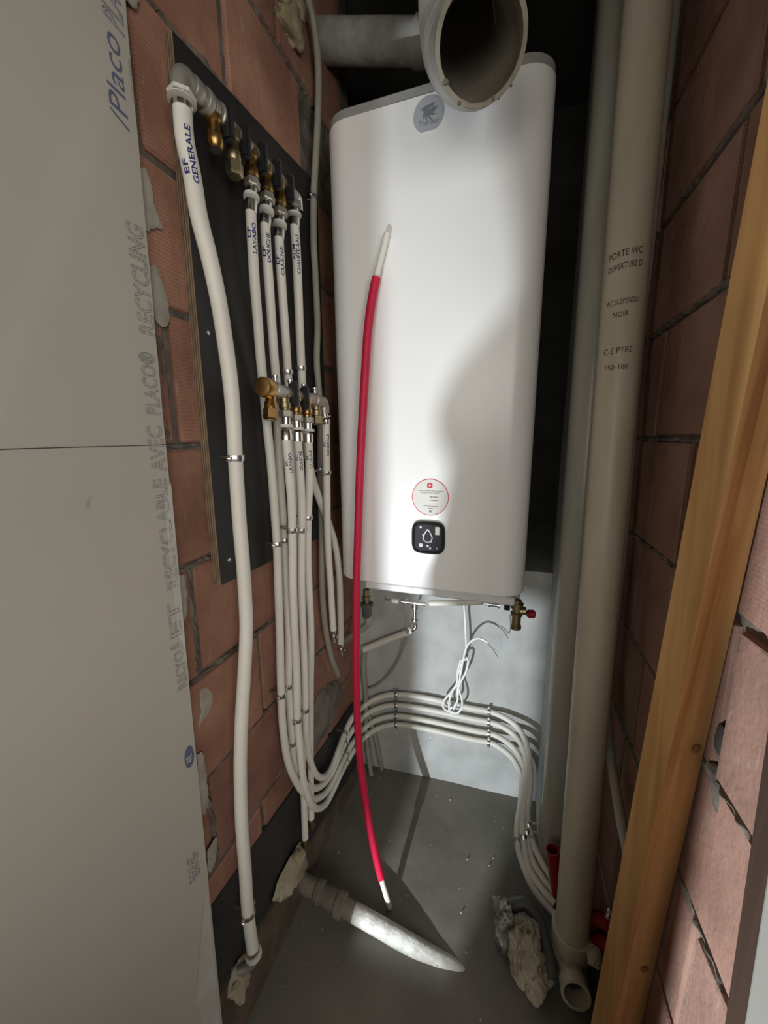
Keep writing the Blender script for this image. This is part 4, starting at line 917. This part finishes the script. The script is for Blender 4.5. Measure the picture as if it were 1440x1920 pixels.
# ---------------------------------------------------------------- drain stack on the right
s0, s1 = Vector((.2075, .862, .115)), Vector((.185, .985, 2.70)); sd = (s1 - s0).normalized(); SR = .0395
dsk = thing('drain_stack', 'large beige plastic drain pipe with black handwriting, standing at right', 'pipe', (s0.x, s0.y, 0))
link('tube', lathe(s0, sd, [(0, SR), ((s1 - s0).length, SR)], 40), 'pvc_beige', parent=dsk, smooth=True)
link('socket', lathe(s0 + sd * -.055, sd, [(0, .0395), (.01, .0465), (.058, .0475), (.060, .0455), (.060, .041)], 36), 'pvc_beige', parent=dsk, smooth=True)
link('foot', lathe(s0 + sd * -.125, sd, [(0, .044), (.07, .043)], 32), 'pvc_beige', parent=dsk, smooth=True)
bq = s0 + Vector((-.002, -.012, -.075)); bdv = Vector((.02, -1, .28)).normalized()
link('branch', lathe(bq, bdv, [(0, .028), (.062, .028), (.063, .033), (.088, .033), (.0885, .026), (.05, .025)], 28, False), 'pvc_beige', parent=dsk, smooth=True)
link('branch_mouth', lathe(bq + bdv * .045, bdv, [(0, .0255), (.001, .0255)], 24), 'opening_shade', parent=dsk)  # dark disc painted as the mouth's inner shade
def zs(z): return (z - s0.z) / sd.z
for s, px, w, h, sl, zc in (('PORTE WC', 0, .058, .012, .05, 1.690), ('OUVERTURE D', 0, .060, .011, .05, 1.668), ('WC SUSPENDU', 0, .056, .010, .02, 1.605), ('NOIR', 0, .026, .010, .02, 1.582), ('C-E PTRE', 0, .050, .011, .02, 1.515), ('150-180', 0, .040, .009, -.03, 1.485)):
    link('handwriting', band_text(s, s0, sd, SR, zs(zc), w, h, (-.06, 0, 1.36), sl), 'ink_black', parent=dsk)

g0, g1 = Vector((.190, 1.085, .16)), Vector((.170, 1.105, 2.70)); gd = (g1 - g0).normalized()
d2 = thing('grey_stack', 'glossy grey-beige plastic stack hidden just behind the big drain pipe', 'pipe', (g0.x, g0.y, 0))
link('tube', lathe(g0 - gd * .16, gd, [(0, .048), ((g1 - g0).length + .16, .048)], 40), 'pvc_green', parent=d2, smooth=True)
t_ = thing('conduit', 'beige conduit running up along right side of the big drain pipe, bending right low down', 'conduit', (0.245, 0.686, 0.594))
link('tube', tube([Vector(p) for p in ((0.258, 1.055, 2.242), (0.258, 1.054, 1.970), (0.258, 1.047, 1.718), (0.257, 1.041, 1.554), (0.256, 0.994, 1.135), (0.255, 0.978, 0.871), (0.253, 0.973, 0.743), (0.252, 0.949, 0.686), (0.250, 0.893, 0.644), (0.250, 0.823, 0.610), (0.247, 0.750, 0.593), (0.245, 0.690, 0.588), (0.243, 0.630, 0.572))], .0100, 8), 'pipe_grey', parent=t_, smooth=True)

# red sleeves at the foot of the right wall
t_ = thing('red_sleeve', 'short open red sleeve standing on the floor left of the drain pipe foot', 'sleeve', (.205, 1.0, 0))
q0 = Vector((.200, .985, .0)); q1 = Vector((0.167, 0.985, 0.199))
link('tube', lathe(q0, q1 - q0, [(0, .018), ((q1 - q0).length, .018), ((q1 - q0).length, .0155), (.01, .0155)], 20, False), 'red_sleeve', parent=t_, smooth=True)
t_ = thing('red_sleeve', 'two red sleeved pipes lying between the drain pipe foot and the wooden stud', 'sleeve', (0.294, 0.896, 0.000))
link('tube', tube([Vector((0.242, 0.920, 0.068)), Vector((0.260, 0.860, 0.180)), Vector((0.275, 0.800, 0.254))], .017, 5), 'red_sleeve', parent=t_, smooth=True)
link('tube', tube([Vector((0.241, 0.900, 0.036)), Vector((0.263, 0.850, 0.125)), Vector((0.277, 0.790, 0.204))], .015, 5), 'red_sleeve', parent=t_, smooth=True)
t_ = thing('small_fitting', 'tiny chrome fitting beside the wooden stud above the red sleeves', 'fitting', (0.258, 0.790, 0.295))
q = Vector((0.259, 0.790, 0.292))
link('body', lathe(q, (.1, 0, 1), [(0, .0075), (.004, .0075), (.0045, .004), (.014, .004), (.0145, .006), (.022, .006), (.024, .003)], 12), 'chrome', parent=t_, smooth=True)

# ---------------------------------------------------------------- floor drain tee on the left
ft = thing('waste_pipe', 'grey waste elbow with ring joints leaving left wall and whiter pipe diving into floor', 'pipe', (-0.297, 0.749, 0.000))
w0, w1, w2, w3 = [Vector(p) for p in ((-0.554, 0.785, 0.045), (-0.473, 0.776, 0.045), (-0.401, 0.768, 0.040), (-0.067, 0.766, -0.020))]
link('elbow', tube([w0 + Vector((-.03, .02, .005)), w0, w1], .024, 6, 22), 'pvc_tee', parent=ft, smooth=True)
dd = (w2 - w1)
link('coupling', lathe(w1 - dd * .15, dd, [(0, .024), (.002, .0285), (.016, .0300), (.018, .0250), (dd.length * .45, .0250), (dd.length * .5, .0265), (dd.length * .95, .0265), (dd.length * .97, .031), (dd.length * 1.25, .031), (dd.length * 1.28, .025)], 26), 'pvc_tee', parent=ft, smooth=True)
pth = catmull([w2 - dd * .1, w2 + (w3 - w2) * .35 + Vector((0, 0, .002)), w2 + (w3 - w2) * .7, w3, w3 + (w3 - w2) * .1], 8)
link('white_pipe', add_tube(bmesh.new(), pth[3:], .0236, 24), 'pvc_white', parent=ft, smooth=True)  # pipe coloured whiter along this length
link('darker_length', add_tube(bmesh.new(), pth[:4], .0232, 24), 'pvc_tee', parent=ft, smooth=True)

# foam lumps
def foam(name, label, c, rad, m='foam', amp=.35, freq=20, seed=0, parts=()):
    o = thing(name, label, 'foam', c)
    link('lump', lump(c, rad, amp, freq, 4, seed), m, parent=o, smooth=True)
    for k, (cc, rr_) in enumerate(parts): link('lump', lump(cc, rr_, amp, freq * 1.2, 4, seed + k + 1), m, parent=o, smooth=True)
    return o
def foam_flake(label, pts, c):
    o = thing('expanding_foam', label, 'foam', c)
    splash('lump', pts, 'foam_pale', o, 0.020)
    return o
ff = foam_flake('pale yellowish foam flake at left wall foot around the waste elbow', [(-0.540, 0.649, 0.166), (-0.540, 0.673, 0.190), (-0.540, 0.710, 0.196), (-0.540, 0.748, 0.194), (-0.540, 0.788, 0.183), (-0.540, 0.814, 0.131), (-0.540, 0.805, 0.072), (-0.540, 0.770, 0.068), (-0.540, 0.726, 0.093), (-0.540, 0.685, 0.110)], (-0.540, 0.720, 0.136))
link('lump', lump((-0.532, 0.756, 0.172), (.010, .018, .022), .5, 40, 4, 3), 'foam', parent=ff, smooth=True)
link('lump', lump((-0.532, 0.683, 0.157), (.010, .022, .018), .5, 40, 4, 4), 'foam_pale', parent=ff, smooth=True)
ff = foam_flake('dirty foam flake under the bottom elbow of the thick white pipe', [(-0.540, 0.472, 0.145), (-0.540, 0.482, 0.170), (-0.540, 0.504, 0.179), (-0.540, 0.533, 0.171), (-0.540, 0.548, 0.138), (-0.540, 0.533, 0.112), (-0.540, 0.519, 0.094), (-0.540, 0.501, 0.065), (-0.540, 0.485, 0.111)], (-0.540, 0.507, 0.116))
link('lump', lump((-0.532, 0.497, 0.143), (.009, .016, .020), .5, 40, 4, 6), 'foam', parent=ff, smooth=True)
foam('expanding_foam', 'crusty foam patch on the brick at upper left beside the beige conduit', (-0.550, 0.970, 2.320), (.022, .05, .035), 'foam', .6, 20, 8, (((-0.545, 0.995, 2.366), (.02, .035, .03)), ((-0.550, 0.952, 2.355), (.02, .035, .03))))
foam('expanding_foam', 'knobbly foam lump right of the drain pipe foot by the stud', (0.244, 0.800, 0.144), (.016, .02, .022), 'foam_pale', .35, 35, 11)

# crumpled white plastic around the drain foot
cpb = thing('crumpled_plastic', 'crumpled off-white plastic film lying on floor left of the drain pipe foot', 'plastic film', (0.087, 0.829, 0.000))
link('sheet', lump((0.097, 0.825, 0.045), (.036, .052, .080), .5, 15, 5, 3, .003, True), 'foam_pale', parent=cpb, smooth=True)
link('sheet', lump((0.124, 0.790, 0.030), (.034, .038, .045), .45, 17, 5, 6, .003, True), 'foam_pale', parent=cpb, smooth=True)
link('torn_edge', lump((0.045, 0.851, 0.050), (.020, .034, .060), .7, 24, 5, 9, .003, True), 'film_white', parent=cpb, smooth=True)
link('torn_edge', lump((0.035, 0.887, 0.070), (.022, .018, .020), .7, 30, 4, 12, .003, True), 'film_white', parent=cpb, smooth=True)
link('sleeve', tube([Vector(p) for p in ((0.056, 0.890, 0.075), (0.098, 0.903, 0.085), (0.132, 0.881, 0.070), (0.151, 0.831, 0.050), (0.159, 0.788, 0.040))], .016, 6), 'pvc_dark', parent=cpb, smooth=True)

# ---------------------------------------------------------------- timber on the right
sdv = thing('wooden_stud', 'raw pine stud leaning against the right brick wall', 'stud', (.25, .64, 0))
def stud_ring(z):
    m = Vector((.222, .6254 - .0901 * z, z)); r = Vector((.276, .6405 - .0712 * z, z)); w = Vector((-.0195, .029, 0))
    return [m, r, r + w, m + w]
link('timber', hexa(stud_ring(0), stud_ring(2.4)), 'pine', parent=sdv)
for (f, z) in ((.80, .93), (.72, .46)):
    m, r = stud_ring(z)[:2]; p = m.lerp(r, f); nn = (r - m).cross(Vector((0, -.08, 1))).normalized()
    link('knot', lathe(p - nn * .0006, nn, [(0, .007), (.0007, .0065), (.0008, .002)], 14), 'knot_wood', parent=sdv, smooth=True)
pl = thing('door_post', 'wooden post with side painted shade-dark and pale front face at far right in the foreground', 'post', (.25, .35, 0))
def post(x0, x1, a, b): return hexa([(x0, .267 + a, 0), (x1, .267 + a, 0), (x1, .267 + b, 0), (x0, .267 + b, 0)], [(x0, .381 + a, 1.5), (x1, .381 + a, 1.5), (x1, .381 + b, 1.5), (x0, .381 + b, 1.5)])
link('timber', post(.222, .278, 0, .0245), 'shade_wood', parent=pl)
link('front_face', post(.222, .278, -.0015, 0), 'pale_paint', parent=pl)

# ---------------------------------------------------------------- work lamp standing out of frame, added plates cut its beam into shadow shapes
wk = thing('work_lamp', 'black work lamp with added beam-shaping plates standing on the floor by the left jamb', 'lamp', (KL.x, KL.y, 0))
link('stand', lathe((KL.x, KL.y - .05, 0), (0, 0, 1), [(0, .07), (.01, .07), (.015, .01), (.30, .01)], 20), 'black_plastic', parent=wk, smooth=True)
link('housing', box((KL.x - .05, KL.y - .09, KL.z - .05), (KL.x + .05, KL.y - .02, KL.z + .05), .006), 'black_plastic', parent=wk)
fy = KL.y + .12
def beam_plate(pts):
    bm = bmesh.new(); a = [bm.verts.new((KL.x + u * .12, fy - .0015, KL.z + v * .12)) for u, v in pts]; b = [bm.verts.new((KL.x + u * .12, fy + .0015, KL.z + v * .12)) for u, v in pts]
    bm.faces.new(a[::-1]); bm.faces.new(b)
    for i in range(len(pts)): bm.faces.new((a[i], a[(i + 1) % len(pts)], b[(i + 1) % len(pts)], b[i]))
    link('beam_plate', bm, 'black_plastic', parent=wk)
beam_plate([(-.75, -.8), (.082, -.8), (.082, 2.2), (-.75, 2.2)])
beam_plate([(.082, -.8), (.36, -.8), (.36, -.37), (.082, -.37)])
beam_plate([(.36, -.8), (.92, -.8), (.92, 2.2), (.30, 2.2), (.312, 1.42), (.353, 1.25), (.36, 1.12), (.30, 1.06), (.24, 1.0), (.205, .93), (.205, .88), (.235, .82), (.215, .7), (.18, .58), (.18, .5), (.20, .40), (.30, .32), (.36, .30)])  # outline shaped to cast the shadow on the heater

# bags added behind the camera to block light from floor and lower wall
ORD = ['lowest', 'second', 'third', 'fourth', 'fifth', 'sixth', 'seventh', 'eighth', 'topmost']
for (x0, x1, n, nm) in ((-.06, .20, 9, 'tall'), (-.46, -.10, 5, 'short')):
    for k in range(n):
        bm = box((x0, -.66, k * .108), (x1, -.26, k * .108 + .107), .035, 3)
        for v in bm.verts: v.co += Vector((.008 * noise.noise(v.co * 4 + Vector((k, 0, 0))), .012 * noise.noise(v.co * 4 + Vector((0, k, 0))), 0))
        link('shade_bag', bm, 'shade_bag_paper', label='added light-blocking paper bag, %s from below in the %s stack behind the camera' % (ORD[k], nm) if k < n - 1 else 'added light-blocking paper bag on top of the %s stack behind the camera' % nm, cat='bag', group='added light-blocking bags stacked behind the camera', smooth=True)
